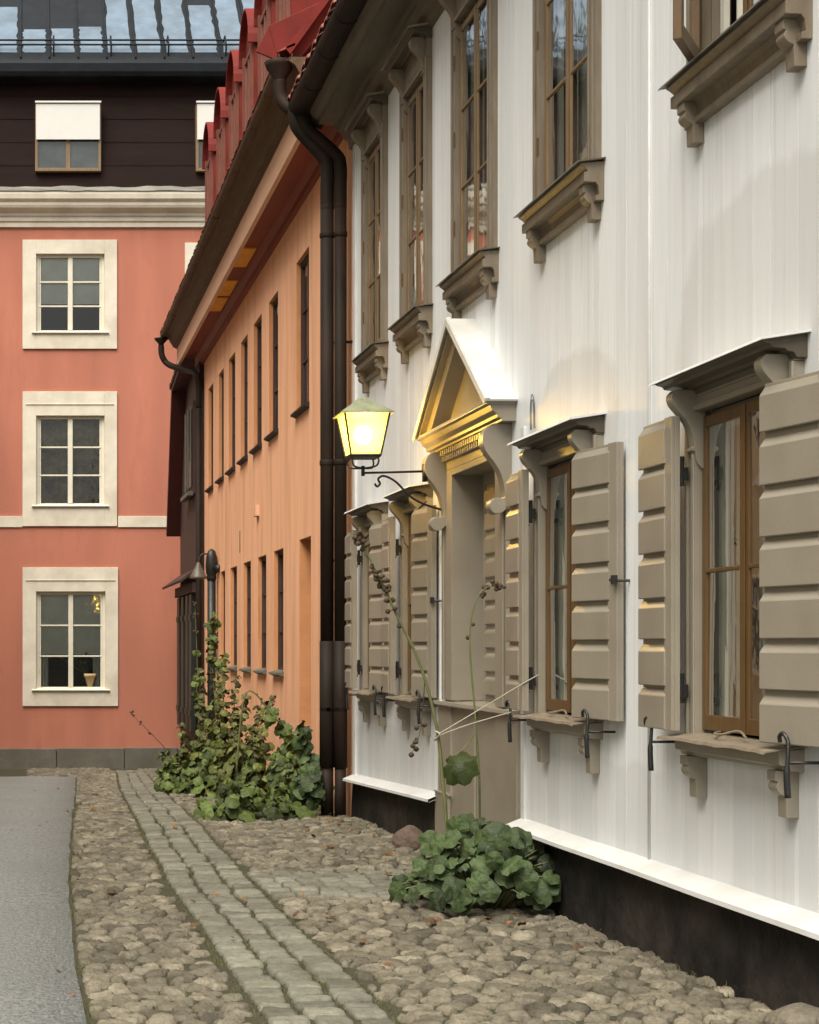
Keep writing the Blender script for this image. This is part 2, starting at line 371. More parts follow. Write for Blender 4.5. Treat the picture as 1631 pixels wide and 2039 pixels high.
# the strip of squared setts along the street, and the three rows leading to the door
st = MB()
y = 5.2
while y < 37:
    L_ = random.uniform(.11, .23)
    s0 = strip_left(y); e0 = [0, .2+random.uniform(-.02, .02), .4+random.uniform(-.02, .02), SW]
    for c in range(3):
        off = random.uniform(-.028, .028)
        s1 = strip_left(y+L_)
        a, b = e0[c]+.011, e0[c+1]-.011; j_ = lambda: random.uniform(-.006, .006)
        stone(st, [(s0+a+j_(), y+off+j_()), (s0+b+j_(), y+off+j_()), (s1+b+j_(), y+off+L_+j_()), (s1+a+j_(), y+off+L_+j_())], random.uniform(.012, .024), random.uniform(.15, .35), n=20, gap=.985, soft=-1, tilt=.03)
    y += L_
struct(st.build('sett_strip', m_sett, smooth=True, fix=False))
st = MB()
yy = PATH_Y[0]+.03
for r in range(6):
    hgt = .21+random.uniform(-.015, .015); x = strip_left(yy)+SW+.02
    while x < 3.3:
        w_ = random.uniform(.13, .21); off = random.uniform(-.02, .02)
        stone(st, [(x, yy+off), (x+w_, yy+off), (x+w_, yy+off+hgt), (x, yy+off+hgt)], random.uniform(.012, .026), random.uniform(.2, .45), n=20, gap=.965, soft=-1, tilt=.03)
        x += w_
    yy += hgt+.015
struct(st.build('sett_path', m_sett, smooth=True, fix=False))

# ------------------------------------------------------------------ wall cutting
def minus(y0, y1, z0, z1, ops, cuts=()):
    Y = sorted({y0, y1, *[c for c in cuts if y0 < c < y1], *[v for o in ops for v in o[:2] if y0 < v < y1]})
    for a, b in zip(Y, Y[1:]):
        mid = (a+b)/2; zs = [(z0, z1)]
        for o in ops:
            if o[0] < mid < o[1]:
                nz_ = []
                for p, q in zs:
                    if o[2] > p: nz_.append((p, min(q, o[2])))
                    if o[3] < q: nz_.append((max(p, o[3]), q))
                zs = [t for t in nz_ if t[1]-t[0] > 1e-4]
        for p, q in zs: yield a, b, p, q

# ------------------------------------------------------------------ WHITE HOUSE
WX = 3.40; Y0, Y1 = 5.0, 18.35
HW = empty('white_house', (WX, 12, 0), 'white timber house with vertical boards, taupe shutters and a pedimented door', 'house')
LOWER = [(8.33, 1.05, 1.31), (11.02, 1.04, 1.27), (15.32, .84, 1.06), (17.17, .84, 1.06)]
UPPER = [(8.31, 1.05, 1.37), (11.05, 1.02, 1.32), (13.34, .98, 1.24), (15.34, .84, 1.06), (17.17, .84, 1.06)]
ZL, ZU = 1.25, 4.57
HL, HU = 1.60, 2.0            # sash heights
DOOR = (12.72, 14.02, 3.06)
ops = [(yc-w_/2-.02, yc+w_/2+.02, ZL, ZL+HL+.08) for yc, w_, _ in LOWER]+[(yc-w_/2-.02, yc+w_/2+.02, ZU, ZU+HU+.08) for yc, w_, _ in UPPER]
ops.append((DOOR[0]-.02, DOOR[1]+.02, 0, DOOR[2]+.02))
WTOP = 7.15
def zbase(y): return float(np.interp(y, [5, 7.5, 12, 14.5, 18.5], [.53, .52, .49, .46, .33]))
m = MB(); cuts = []; y = Y0
while y < Y1:
    cuts.append(y); y += random.uniform(.17, .26)
for a, b, p, q in minus(Y0, Y1, 0, WTOP, ops, cuts):
    if q <= .6: continue
    p = max(p, zbase((a+b)/2)+.01) if p < .6 else p
    m.tint = random.random(); o_ = random.uniform(0, .0012)
    g0 = 0 if any(abs(a-o[k]) < 1e-6 for o in ops for k in (0, 1)) else random.choice((.0005, .0015, .0025, .004)); g1 = random.choice((0, .0006, .0010))
    m.box(WX+o_, WX+.05, a+g0, b-g1, p, q)
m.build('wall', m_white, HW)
m = MB(); m.box(WX+.9, WX+.95, Y0, Y1, 0, WTOP); m.box(WX+.05, WX+.95, Y0, Y1, ZL+HL+.6, ZL+HL+.75); m.build('interior', m_room, HW)
m = MB(); m.box(WX-.02, WX+.05, Y1-.11, Y1+.02, zbase(Y1), WTOP); m.build('corner_board', m_wtrim, HW, bevel=.006)
m = MB(); m.tube([(WX-.004, 9.62, .5), (WX-.004, 9.62, WTOP)], .011, 8); m.build('seam_bead', m_wtrim, HW, smooth=True)
for a_, z_ in ((12.02, .45), (14.48, .42)):
    m = MB(); m.box(WX-.018, WX+.05, a_, a_+.08, z_, 3.2); m.build('door_trim_board', m_wtrim, HW, bevel=.005)
# bottom flashing and tarred plinth
for (a, b) in ((Y0, 12.1), (14.42, Y1)):
    m = MB(); n = max(2, int((b-a)/1.1)); vs = []
    for i in range(n+1):
        y = a+(b-a)*i/n; z = zbase(y); jz = random.uniform(-.003, .003); jx = random.uniform(-.003, .003)
        vs += [(WX+.03, y, z+.03), (WX-.012, y, z+.025+jz), (WX-.125+jx, y, z-.022+jz), (WX-.128+jx, y, z-.045+jz), (WX-.118+jx, y, z-.047+jz), (WX-.015, y, z-.005), (WX+.03, y, z-.005)]
    m.add(vs, [(i*7+k, i*7+(k+1) % 7, (i+1)*7+(k+1) % 7, (i+1)*7+k) for i in range(n) for k in range(7)])
    m.build('flashing', m_wtrim, HW)
    m = MB(); n = int((b-a)/.35); vs = []
    zr = [0, .33, .66, 1]
    for i in range(n+1):
        y = a+(b-a)*i/n
        for t in zr: vs.append((WX-.03+random.uniform(-.012, .012)-.03*(1-t), y, -.45+(zbase(y)-.01+.45)*t))
    m.add(vs, [(i*4+k, i*4+k+1, i*4+k+5, i*4+k+4) for i in range(n) for k in range(3)])
    m.build('plinth', m_tar, HW, smooth=True)

def scroll(prof, n=5): return [(p.x, p.y) for p in catmull([(a, b, 0) for a, b in prof], n)]
HB = [(0,0), *scroll([(-.15,0), (-.172,-.028), (-.165,-.07), (-.13,-.115), (-.092,-.16), (-.066,-.22), (-.055,-.285)], 4), (-.068,-.29), (-.068,-.306), (-.052,-.312), *scroll([(-.05,-.33), (-.04,-.37), (-.018,-.395)], 3), (0,-.40)]
SB = [(0,0), (-.105,0), (-.105,-.045), *scroll([(-.092,-.05), (-.10,-.075), (-.085,-.10), (-.058,-.115)], 3), (-.055,-.21), (0,-.21)]
def make_window(yc, zs, w_, h, hoodw, rows, sashmat, paint, upper, ajar=False):
    L0 = Vector((WX, yc, zs)); hw = w_/2; ow = hoodw/2
    m = MB()
    for s in (-1, 1):
        a, b = sorted((s*hw, s*(hw+.10)))
        m.box(-.045, .03, a, b, .0, h+.10)
        a, b = sorted((s*(hw+.075), s*(hw+.105))); m.box(-.06, -.044, a, b, 0, h+.10)
        a, b = sorted((s*(hw-.001), s*(hw+.025))); m.box(-.055, -.043, a, b, 0, h+.03)
        a, b = sorted((s*(hw-.001), s*(hw+.018))); m.box(.031, .13, a, b, 0, h+.03)
    m.box(-.046, .028, -hw-.098, hw+.098, h+.101, (3.08-ZL if not upper else 6.95-ZU)-.09)
    m.box(-.046, .0279, -hw+.001, hw-.001, h+.031, h+.1005)
    m.box(-.062, -.0461, -hw-.03, hw+.03, h+.03, h+.06)
    m.box(.031, .13, -hw, hw, h+.005, h+.03)
    win = m.build('window', paint, HW, L0, bevel=.004)
    # sash
    m = MB(); g = MB(); st_ = .048; x0, x1 = -.012, .03
    if ajar:
        lf = MB(); lw = hw-.012
        lf.box(-.042, 0, -st_*1.2, 0, .03, h); lf.box(-.042, 0, -lw, -lw+st_*1.2, .03, h); lf.box(-.042, 0, -lw+st_*1.2, -st_*1.2, .03, .11); lf.box(-.042, 0, -lw+st_*1.2, -st_*1.2, h-.06, h)
        lf.box(-.03, -.012, -lw+st_*1.2, -st_*1.2, .70, .725); lf.box(-.03, -.012, -lw+st_*1.2, -st_*1.2, 1.32, 1.345)
        lo = lf.build('open_casement', sashmat, win, L0+Vector((-.02, hw-.006, 0)), bevel=.004, rotz=R(-31))
    for s in ((-1,) if ajar else (-1, 1)):
        ya, yb = sorted((s*.004, s*(hw-.006)))
        m.box(x0, x1, ya, ya+st_, .03, h); m.box(x0, x1, yb-st_, yb, .03, h)
        m.box(x0, x1, ya+st_, yb-st_, .03, .03+.075); m.box(x0, x1, ya+st_, yb-st_, h-.055, h)
        zz = [.105+(h-.055-.105)*i/rows for i in range(rows+1)]
        for z in zz[1:-1]: m.prism([(x0+.02, z-.014), (x0-.001, z-.009), (x0-.001, z+.009), (x0+.02, z+.014)], 'y', ya+st_, yb-st_)
        for p, q in zip(zz, zz[1:]):
            dx = random.uniform(-.003, .003)
            g.add([(x0+.010+dx, ya+st_-.004, p), (x0+.010-dx, yb-st_+.004, p), (x0+.010+random.uniform(-.003, .003), yb-st_+.004, q), (x0+.010, ya+st_-.004, q)], [(0,1,2,3)])
    m.box(x0-.006, x0-.001, -.022, .022, .03, h)
    m.build('sash', sashmat, win, L0, bevel=.004)
    g.build('pane', m_glass, win, L0, fix=False)
    # inner double window and curtain
    m = MB()
    for s in (-1, 1):
        ya, yb = sorted((s*.012, s*(hw-.012)))
        m.box(.07, .10, ya, ya+.045, .03, h); m.box(.07, .10, yb-.045, yb, .03, h); m.box(.07, .10, ya+.045, yb-.045, .03, .10); m.box(.07, .10, ya+.045, yb-.045, h-.06, h)
    m.build('inner_sash', m_inner, win, L0)
    for s in (-1, 1):
        m = MB(); n = 26; vs = []; wd = hw*(.62 if upper else .78); top, bot = h+.02, .02
        zr = 10
        for k in range(zr+1):
            t = k/zr
            for i in range(n+1):
                u = i/n
                yy = s*(hw-.005-wd*u*(1-.10*math.sin(t*3.0)-(.02*math.sin(t*21) if not upper else 0)))
                vs.append((.155+.022*math.sin(u*22+s+.6*math.sin(t*2))+.01*t, yy, bot+(top-bot)*t))
        m.add(vs, [(k*(n+1)+i, k*(n+1)+i+1, (k+1)*(n+1)+i+1, (k+1)*(n+1)+i) for k in range(zr) for i in range(n)])
        m.build('curtain', m_curt, win, L0, smooth=True, fix=False)
    # sill
    m = MB(); sw = ow-(.0 if upper else .03)
    if upper:
        m.prism([(.03,.0), (-.14,-.014), (-.14,-.026), (-.125,-.034), (-.10,-.055), (-.10,-.066), (-.118,-.067), (-.118,-.125), (-.05,-.128), (-.035,-.15), (-.028,-.20), (-.048,-.205), (-.048,-.235), (.02,-.235)], 'y', -sw, sw)
    else:
        m.prism([(.03,.0), (-.115,-.012), (-.108,-.075), (-.085,-.08), (-.075,-.10), (-.02,-.105), (.02,-.105)], 'y', -sw, sw)
    m.build('sill', paint, win, L0, bevel=.003)
    m = MB(); n = 12; vs = []
    for i in range(n+1):
        y = -sw-.03+(2*sw+.06)*i/n; j = random.uniform(-.004, .004); o_ = .165 if upper else .185
        vs += [(.02, y, .016), (-o_+j, y, -.008+j), (-o_-.006+j, y, -.022+j), (-o_+.008+j, y, -.014+j), (.02, y, .008)]
    m.add(vs, [(i*5+k, i*5+(k+1) % 5, (i+1)*5+(k+1) % 5, (i+1)*5+k) for i in range(n) for k in range(5)]+[(4,3,2,1,0), tuple(n*5+k for k in range(5))])
    m.build('sill_flashing', m_lead if upper else m_taupe2, win, L0)
    for s in (-1, 1):
        m = MB(); yb = s*(sw-.10); zb = -.127 if upper else -.102
        m.prism([(a, b+zb) for a, b in SB], 'y', yb-.045, yb+.045)
        m.build('sill_bracket', paint, win, L0, bevel=.003)
    # hood
    H = h+.265+(.20 if upper else .0); H = (3.08-ZL) if not upper else (6.95-ZU)
    m = MB()
    m.prism([(.02,H-.012), (-.20,H-.040), (-.20,H-.050), (-.165,H-.060), (-.155,H-.074), (-.10,H-.080), (-.085,H-.092), (-.06,H-.096), (-.045,H-.12), (.02,H-.12)], 'y', -ow, ow)
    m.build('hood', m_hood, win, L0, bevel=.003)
    m = MB()
    m.prism([(.03,H+.004), (-.215,H-.034), (-.225,H-.05), (-.215,H-.046), (.03,H-.008)], 'y', -ow-.035, ow+.035)
    m.build('hood_flashing', m_wtrim if not upper else m_taupe, win, L0)
    for s in (-1, 1):
        m = MB(); yb = s*(ow-.115)
        m.prism([(a, b+H-.092) for a, b in HB], 'y', yb-.04, yb+.04)
        m.build('hood_bracket', paint, win, L0, bevel=.003)
    if upper:
        for z in (.35, 1.05, 1.65):
            m = MB(); m.box(-.058, -.046, hw-.002, hw+.022, z, z+.12); m.build('hinge', m_brown, win, L0)
        return win
    # shutters: raised horizontal boards on a slab, a plain stile at the near side
    def shutter(side, width, ang, hgt, z0, nb=7):
        m = MB(); t = .026
        ya, yb = (0, width) if side > 0 else (-width, 0)
        m.box(-t, 0, ya, yb, 0, hgt)
        stile = .10
        m.box(-.045, -t, ya, ya+stile, 0, hgt)
        bh = hgt/nb
        for i in range(nb):
            p, q = i*bh, (i+1)*bh; j = random.uniform(-.008, .008) if i else 0
            p += j
            m.prism([(-t+.001, p+.008), (-.046, p+.002), (-.053, p+.006), (-.053, q-.056), (-.050, q-.050), (-.030, q-.020), (-t+.001, q-.014)], 'y', ya+stile-.02, yb)
        o = m.build('shutter', paint, win, L0+Vector((-.115, side*(hw+.012), z0)), bevel=.003, rotz=ang)
        return o
    shutter(-1, hw*.98, R(10.5)+random.uniform(-.01, .01), HL-.01, .02)
    shutter(1, hw*(.86 if yc < 10 else .78 if yc < 12 else .95), R(random.uniform(-1.5, .5)), HL-.01, .02)
    for s in (-1, 1):
        for z in (.22, h-.28):
            m = MB(); y = s*(hw+.06)
            m.box(-.122, -.06, y-.012, y+.012, z-.03, z+.035); m.tube([(-.10, y+.01, z-.08), (-.13, y+.02, z-.02), (-.10, y+.03, z+.05)], .009, 6)
            m.tube([(-.09, y, z-.06), (-.09, y, z+.09)], .014, 8)
            m.build('shutter_hinge', m_iron, win, L0, smooth=False)
    for s in (-1, 1):
        m = MB(); y = s*(hw+.30)
        m.tube([(.01, y, -.05), (-.16, y, -.05)], .008, 6)
        pts = catmull([(-.16, y, -.20), (-.165, y, -.1), (-.16, y, -.02), (-.155, y+.012, .04), (-.165, y+.035, .075), (-.17, y+.06, .06), (-.165, y+.065, .035)], 4)
        m.tube(pts, [.014 if i < 6 else .009 for i in range(len(pts))], 7)
        m.build('shutter_hook', m_iron, win, L0, smooth=True)
    m = MB(); m.tube(catmull([(-.02, hw*.5, .03), (-.10, hw*.25, .028), (-.12, 0, .03), (-.08, -hw*.2, .05), (-.11, -hw*.5, .028)], 5), .006, 6); m.build('window_stay', m_taupe2, win, L0)
    m = MB(); y = -hw-hw*.98-.01
    m.tube([(.0, y-.03, .82), (-.075, y-.02, .82), (-.085, y+.05, .825)], .009, 6); m.box(-.10, -.07, y-.035, y-.005, .80, .85)
    m.build('shutter_catch', m_iron, win, L0)
    return win
for i, (yc, w_, hd) in enumerate(LOWER):
    make_window(yc, ZL, w_, HL, hd, 2, m_brown, m_taupe, False)
for i, (yc, w_, hd) in enumerate(UPPER):
    make_window(yc, ZU, w_, HU, hd, 3, m_brown2 if i else m_brown, m_taupe2, True, ajar=(i == 0))

# doorway: deep reveal, leaf with raised boards, plain lower boarding under a ledge
DC = 13.37
d0, d1, dt = DOOR
m = MB()
m.box(WX+.22, WX+.27, d0-.05, d1+.05, 1.22, dt+.05)
zz = np.arange(1.30, 2.98, .185)
for z in zz:
    for (a, b) in ((d0+.05, (d0+d1)/2-.05), ((d0+d1)/2+.05, d1-.13)):
        x = WX+.22
        m.prism([(x+.001, z+.004), (x-.018, z+.012), (x-.022, z+.02), (x-.022, z+.125), (x-.018, z+.14), (x-.006, z+.155), (x+.001, z+.16)], 'y', a, b)
m.box(WX+.205, WX+.22, d1-.10, d1-.085, 1.22, dt)
m.box(WX+.20, WX+.22, (d0+d1)/2-.02, (d0+d1)/2+.02, 1.22, dt)
door = m.build('door', m_taupe, HW, bevel=.003)
m = MB(); m.box(WX+.10, WX+.14, 12.14, 14.46, -.3, 1.22)
m.box(WX-.035, WX+.10, 12.14, 12.70, -.3, 1.22); m.box(WX-.035, WX+.10, 14.04, 14.46, -.3, 1.22); m.box(WX-.015, WX+.10, 12.70, 14.04, -.3, 1.22)
m.box(WX-.06, WX-.036, 14.02, 14.47, -.3, .50); m.box(WX-.03, WX-.016, 13.30, 13.34, -.3, 1.2)
m.build('lower_panel', m_taupe, door, bevel=.004)
m = MB(); m.prism([(WX+.2, 1.262), (WX-.07, 1.25), (WX-.075, 1.225), (WX-.06, 1.215), (WX+.2, 1.215)], 'y', 12.12, 14.48); m.box(WX-.065, WX-.036, 14.00, 14.48, .50, .515)
m.build('ledge', m_taupe, door)
m = MB()
for a, b in ((12.42, d0), (d1, 14.34)):
    m.box(WX-.03, WX+.27, a, b, 1.263, dt+.05)
m.box(WX-.03, WX+.27, d0, d1, dt, dt+.05)
m.box(WX-.045, WX-.031, 14.24, 14.30, 1.263, 3.05); m.box(WX-.045, WX-.031, 12.46, 12.52, 1.263, 3.05)
m.box(WX-.03, WX+.02, 12.40, 14.34, dt+.051, 3.27)
m.build('door_frame', m_taupe, door, bevel=.004)
# pediment over the door
PEDB, PW, PH = 3.43, 1.10, .74
m = MB()
m.prism([(WX+.03,PEDB), (WX-.20,PEDB-.008), (WX-.205,PEDB-.035), (WX-.18,PEDB-.045), (WX-.165,PEDB-.085), (WX-.13,PEDB-.11), (WX-.13,PEDB-.135), (WX-.10,PEDB-.14), (WX-.10,PEDB-.16), (WX+.03,PEDB-.16)], 'y', DC-PW, DC+PW)
m.build('door_cornice', m_taupe, HW, bevel=.003)
m = MB()
for i in range(26):
    y = DC-.86+i*.0675
    m.box(WX-.088, WX-.01, y, y+.038, PEDB-.205, PEDB-.162)
    m.box(WX-.075, WX-.01, y+.008, y+.03, PEDB-.25, PEDB-.207)
m.build('dentil_course', m_taupe, HW)
m = MB(); m.box(WX-.02, WX+.03, DC-PW+.1, DC+PW-.1, PEDB, PEDB+.04)
m.add([(WX-.02, DC-PW+.12, PEDB+.002), (WX-.02, DC+PW-.12, PEDB+.002), (WX-.02, DC, PEDB+PH-.05)], [(0,1,2)])
m.build('tympanum', m_taupe, HW, fix=False)
sl_ = math.hypot(PW, PH); 
for s in (-1, 1):
    u = Vector((0, s*PW, -PH)).normalized(); nrm = Vector((0, s*PH, PW)).normalized()
    A = Vector((WX, DC, PEDB+PH))
    def slab(m, x0, x1, n0, n1, l0, l1, cut=True):
        def pt(x, n, l): q = A+nrm*n+u*l; return (x, q.y, q.z)
        # mitre at the apex: plane y = DC
        def lap(n): return -n*nrm.y*s/(abs(u.y)) if cut else l0
        vs = []
        for x in (x0, x1):
            for n in (n0, n1): vs += [pt(x, n, lap(n)), pt(x, n, l1)]
        m.add(vs, [(0,1,3,2), (4,6,7,5), (0,4,5,1), (2,3,7,6), (0,2,6,4), (1,5,7,3)])
    m = MB(); slab(m, WX-.20, WX+.02, -.035, .0, 0, sl_+.03); slab(m, WX-.15, WX+.02, -.13, -.0355, 0, sl_-.08)
    m.build('raking_cornice', m_taupe, HW, bevel=.002)
    m = MB(); slab(m, WX-.225, WX+.03, .002, .016, 0, sl_+.05); slab(m, WX-.225, WX-.195, .0165, .026, 0, sl_+.05); slab(m, WX-.232, WX-.2255, -.03, .02, 0, sl_+.05)
    # turned-up apron at the low end
    m.build('pediment_roof', m_proof, HW)
CB = [(.02,0), *scroll([(-.13,0), (-.185,-.04), (-.205,-.12), (-.18,-.20), (-.12,-.28), (-.075,-.36), (-.05,-.46), (-.045,-.52)], 4), *scroll([(-.07,-.53), (-.115,-.525), (-.15,-.555), (-.152,-.60), (-.12,-.635), (-.07,-.63), (-.035,-.60)], 4), (.02,-.60)]
for (a, b) in ((12.38, 12.50), (14.20, 14.32)):
    m = MB(); m.prism([(WX+x, PEDB-.162+z) for x, z in CB], 'y', a, b); m.build('door_console', m_taupe, HW, bevel=.004)
# eaves: cornice, gutter, tiles
m = MB()
prof = [(WX+.02,6.90), (WX-.04,6.92), (WX-.05,6.99), (WX-.09,7.02), (WX-.13,7.09), (WX-.16,7.10), (WX-.17,7.16), (WX-.36,7.18), (WX-.37,7.22), (WX-.42,7.25), (WX-.46,7.31), (WX-.50,7.33), (WX-.50,7.42), (WX+.02,7.50)]
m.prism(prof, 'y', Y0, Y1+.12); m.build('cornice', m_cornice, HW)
def gutter(m, cx, cz, r, y0, y1, n=10):
    out = [(cx+r*math.cos(math.pi+math.pi*k/n), cz+r*math.sin(math.pi+math.pi*k/n)) for k in range(n+1)]
    inn = [(cx+(r-.008)*math.cos(2*math.pi-math.pi*k/n), cz+(r-.008)*math.sin(2*math.pi-math.pi*k/n)) for k in range(n+1)]
    m.prism(out+inn, 'y', y0, y1)
m = MB(); gutter(m, WX-.545, 7.40, .125, Y0, Y1+.18)
for y in np.arange(Y0+.3, Y1, .95): gutter(m, WX-.545, 7.40, .132, y, y+.03)
m.build('gutter', m_pipe, HW, smooth=False)
m = MB(); ang = math.atan2(2.6, 3.2)
m.prism([(WX-.60,7.44), (WX+2.6,10.05), (WX+2.6,10.0), (WX-.55,7.40)], 'y', Y0, Y1+.15)
for k, y in enumerate(np.arange(Y0, Y1+.1, .21)):
    for row in range(3):
        t0 = -.06+row*.34
        x_ = WX-.62+t0*math.cos(ang); z_ = 7.475+t0*math.sin(ang)+.012
        j = random.uniform(-.012, .012)
        pts = [(y+.105*math.cos(math.pi*q/6)+.105, .05*math.sin(math.pi*q/6)) for q in range(7)]
        vs = [(x_+j, p, z_+q) for p, q in pts]+[(x_+.4*math.cos(ang), p, z_+.4*math.sin(ang)+q) for p, q in pts]
        vs += [(x_+j, p, z_+q-.02) for p, q in pts]
        m.add(vs, [(i, i+1, i+8, i+7) for i in range(6)]+[(i, i+1, i+15, i+14) for i in range(6)])
m.build('roof', m_tile, HW, fix=False)
m = MB(); m.prism([(WX+.02,7.15), (WX+2.6,7.15), (WX+2.6,10.0), (WX-.4,7.52)], 'y', Y1-.05, Y1+.02); m.build('gable_end', m_wtrim, HW)
# downpipe at the joint of the two houses
def pipe(m, pts, r): m.tube(catmull(pts, 6), r, 14)
for (xa, xb, r_, yo, nm) in ((3.145, 2.80, .072, .20, 'downpipe'), (3.275, 2.88, .066, .14, 'rear_downpipe')):
    m = MB(); yv = Y1+yo
    m.tube(catmull([(xb, yv, 7.38), (xb+.01, yv, 7.24), (xb+.07, yv, 7.12), (xa-.06, yv, 6.88), (xa, yv, 6.76), (xa, yv, 6.5), (xa, yv, 6.3)], 5), r_, 14)
    m.tube([(xa, yv, 6.35), (xa, yv, 1.75)], r_, 14); m.tube([(xa, yv, 1.75), (xa, yv, .42)], r_+.008, 14); m.tube([(xa, yv, .45), (xa, yv, -.15)], r_-.006, 14)
    for z in (6.0, 3.6, 1.0): m.lathe([(r_+.002,0), (r_+.008,.01), (r_+.008,.05), (r_+.002,.06)], (xa, yv, z), 14)
    m.tube([(xa, yv, 4.9), (WX+.05, yv-.02, 4.9)], .012, 6); m.tube([(xa, yv, 2.6), (WX+.05, yv-.02, 2.6)], .012, 6)
    m.build(nm, m_pipe, HW, smooth=True)
# small iron tie plate on the wall by the near window
m = MB(); cz, cy = 3.29, 11.84
for k in (0, 2):
    r_ = .105-.018*k
    m.tube(catmull([(WX-.008, cy-.055+.012*k, cz-.13), (WX-.01, cy-.05+.011*k, cz+.02), (WX-.012, cy, cz+r_), (WX-.01, cy+.05-.011*k, cz+.02), (WX-.008, cy+.055-.012*k, cz-.13)], 5), .0025, 5)
m.build('iron_tie', m_iron, HW)

# ------------------------------------------------------------------ wall lantern
LX, LY = 2.85, 15.0
LN = empty('wall_lantern', (WX-.02, LY, 3.2), 'lit copper-roofed lantern with yellow panes on a wall bracket by the door', 'lantern')
m = MB(); m.tube([(LX, LY, 3.175), (WX, LY, 3.19)], .010, 8)
m.tube(catmull([(LX+.10, LY, 3.085), (LX+.12, LY, 3.06), (LX+.145, LY, 3.085), (LX+.13, LY, 3.125), (LX+.18, LY, 3.15), (LX+.28, LY, 3.10), (LX+.40, LY, 2.98), (LX+.52, LY, 2.91), (WX+.14, LY+.03, 2.86)], 6), .010, 7)
m.tube([(LX, LY, 3.15), (LX, LY, 3.235)], .016, 8); m.box(WX-.04, WX-.01, LY-.03, LY+.03, 3.10, 3.25)
m.tube(catmull([(WX-.05, LY-.2, 2.92), (WX-.10, LY-.1, 2.86), (WX-.03, LY+.02, 2.90)], 5), .005, 5)
m.build('bracket', m_iron, LN, smooth=True)
m = MB()
for i, j in ((-1,-1),(1,-1),(1,1),(-1,1)):
    m.tube(catmull([(LX+i*.10, LY+j*.10, 3.31), (LX+i*.112, LY+j*.112, 3.27), (LX+i*.09, LY+j*.09, 3.225), (LX, LY, 3.215)], 4), .008, 6)
m.box(LX-.127, LX+.127, LY-.127, LY+.127, 3.30, 3.318)
m.build('cradle', m_iron, LN)
m = MB(); a0, a1, z0, z1 = .125, .190, 3.318, 3.675
for i, j in ((-1,-1),(1,-1),(1,1),(-1,1)): m.tube([(LX+i*a0, LY+j*a0, z0), (LX+i*a1, LY+j*a1, z1)], .010, 6)
for k in range(4):
    c = ((-1,-1),(1,-1),(1,1),(-1,1)); p, q = c[k], c[(k+1) % 4]
    m.tube([(LX+p[0]*a1, LY+p[1]*a1, z1), (LX+q[0]*a1, LY+q[1]*a1, z1)], .011, 6); m.tube([(LX+p[0]*a0, LY+p[1]*a0, z0), (LX+q[0]*a0, LY+q[1]*a0, z0)], .012, 6)
m.build('lantern_frame', m_iron, LN)
c = ((-1,-1),(1,-1),(1,1),(-1,1))
for k in range(4):
    p, q = c[k], c[(k+1) % 4]; m = MB(); e0, e1 = a0-.004, a1-.004
    m.add([(LX+p[0]*e0, LY+p[1]*e0, z0+.004), (LX+q[0]*e0, LY+q[1]*e0, z0+.004), (LX+q[0]*e1, LY+q[1]*e1, z1-.004), (LX+p[0]*e1, LY+p[1]*e1, z1-.004)], [(0,1,2,3)])
    m.build('glass_pane', m_lglass, LN, fix=False)
m = MB(); m.frus((LX, LY), .222, .222, 3.665, .222, .222, 3.675); m.frus((LX, LY), .222, .222, 3.675, .055, .055, 3.795); m.frus((LX, LY), .058, .058, 3.795, .045, .045, 3.81)
m.build('lantern_roof', m_copper, LN)
m = MB(); m.lathe([(.01,-.078), (.04,-.068), (.068,-.042), (.08,.0), (.068,.042), (.04,.068), (.01,.078)], (LX, LY, 3.50), 18); m.build('bulb', m_bulb, LN, smooth=True)
pl = bpy.data.lights.new('lantern_light', 'POINT'); pl.energy = 85; pl.color = (1, .68, .22); pl.shadow_soft_size = .09
po = bpy.data.objects.new('lantern_light', pl); COL.objects.link(po); LN.scale = (.95, .95, .95); LN.location = Vector((0, 0, EYE))+(WL[LN.name]-Vector((0, 0, EYE)))*.95   # sits on the far door console
po.parent = LN; po.location = Vector((LX, LY-.0, 3.50))-WL[LN.name]

# ------------------------------------------------------------------ ORANGE HOUSE
OX = 3.40; OY0, OY1 = 18.37, 34.15
HO = empty('orange_house', (OX, 26, 0), 'orange stucco house with deep eaves, narrow recessed windows and red dormers', 'house')
UPW = [(21.35, 22.35), (24.0, 24.9), (25.7, 26.6), (27.35, 28.2), (29.0, 29.9), (30.7, 31.5), (32.45, 33.3)]
LOWW = [(23.5, 24.4), (25.2, 26.1), (26.95, 27.85), (28.75, 29.65), (30.5, 31.2)]
uz0, uz1, lz0, lz1 = EYE+2.95, EYE+4.86, EYE-.36, EYE+1.31
oops = [(a, b, uz0, uz1) for a, b in UPW]+[(a, b, lz0, lz1) for a, b in LOWW]+[(21.2, 22.1, -1, EYE+1.33)]
m = MB()
for a, b, p, q in minus(OY0, OY1, -1.4, 7.3, oops):
    m.add([(OX, a, p), (OX, b, p), (OX, b, q), (OX, a, q)], [(0,1,2,3)])
m.add([(OX, OY1, -1.4), (OX+3, OY1, -1.4), (OX+3, OY1, 9), (OX, OY1, 7.3)], [(0,1,2,3)])
wall_o = m.build('wall', m_orange, HO, fix=False)
m = MB(); m.box(OX+.8, OX+.85, OY0, OY1, -1.4, 7.3); m.box(OX+.3, OX+.8, OY0, OY1, 3.4, 3.5); m.build('interior', m_room, HO)
DPT = .105
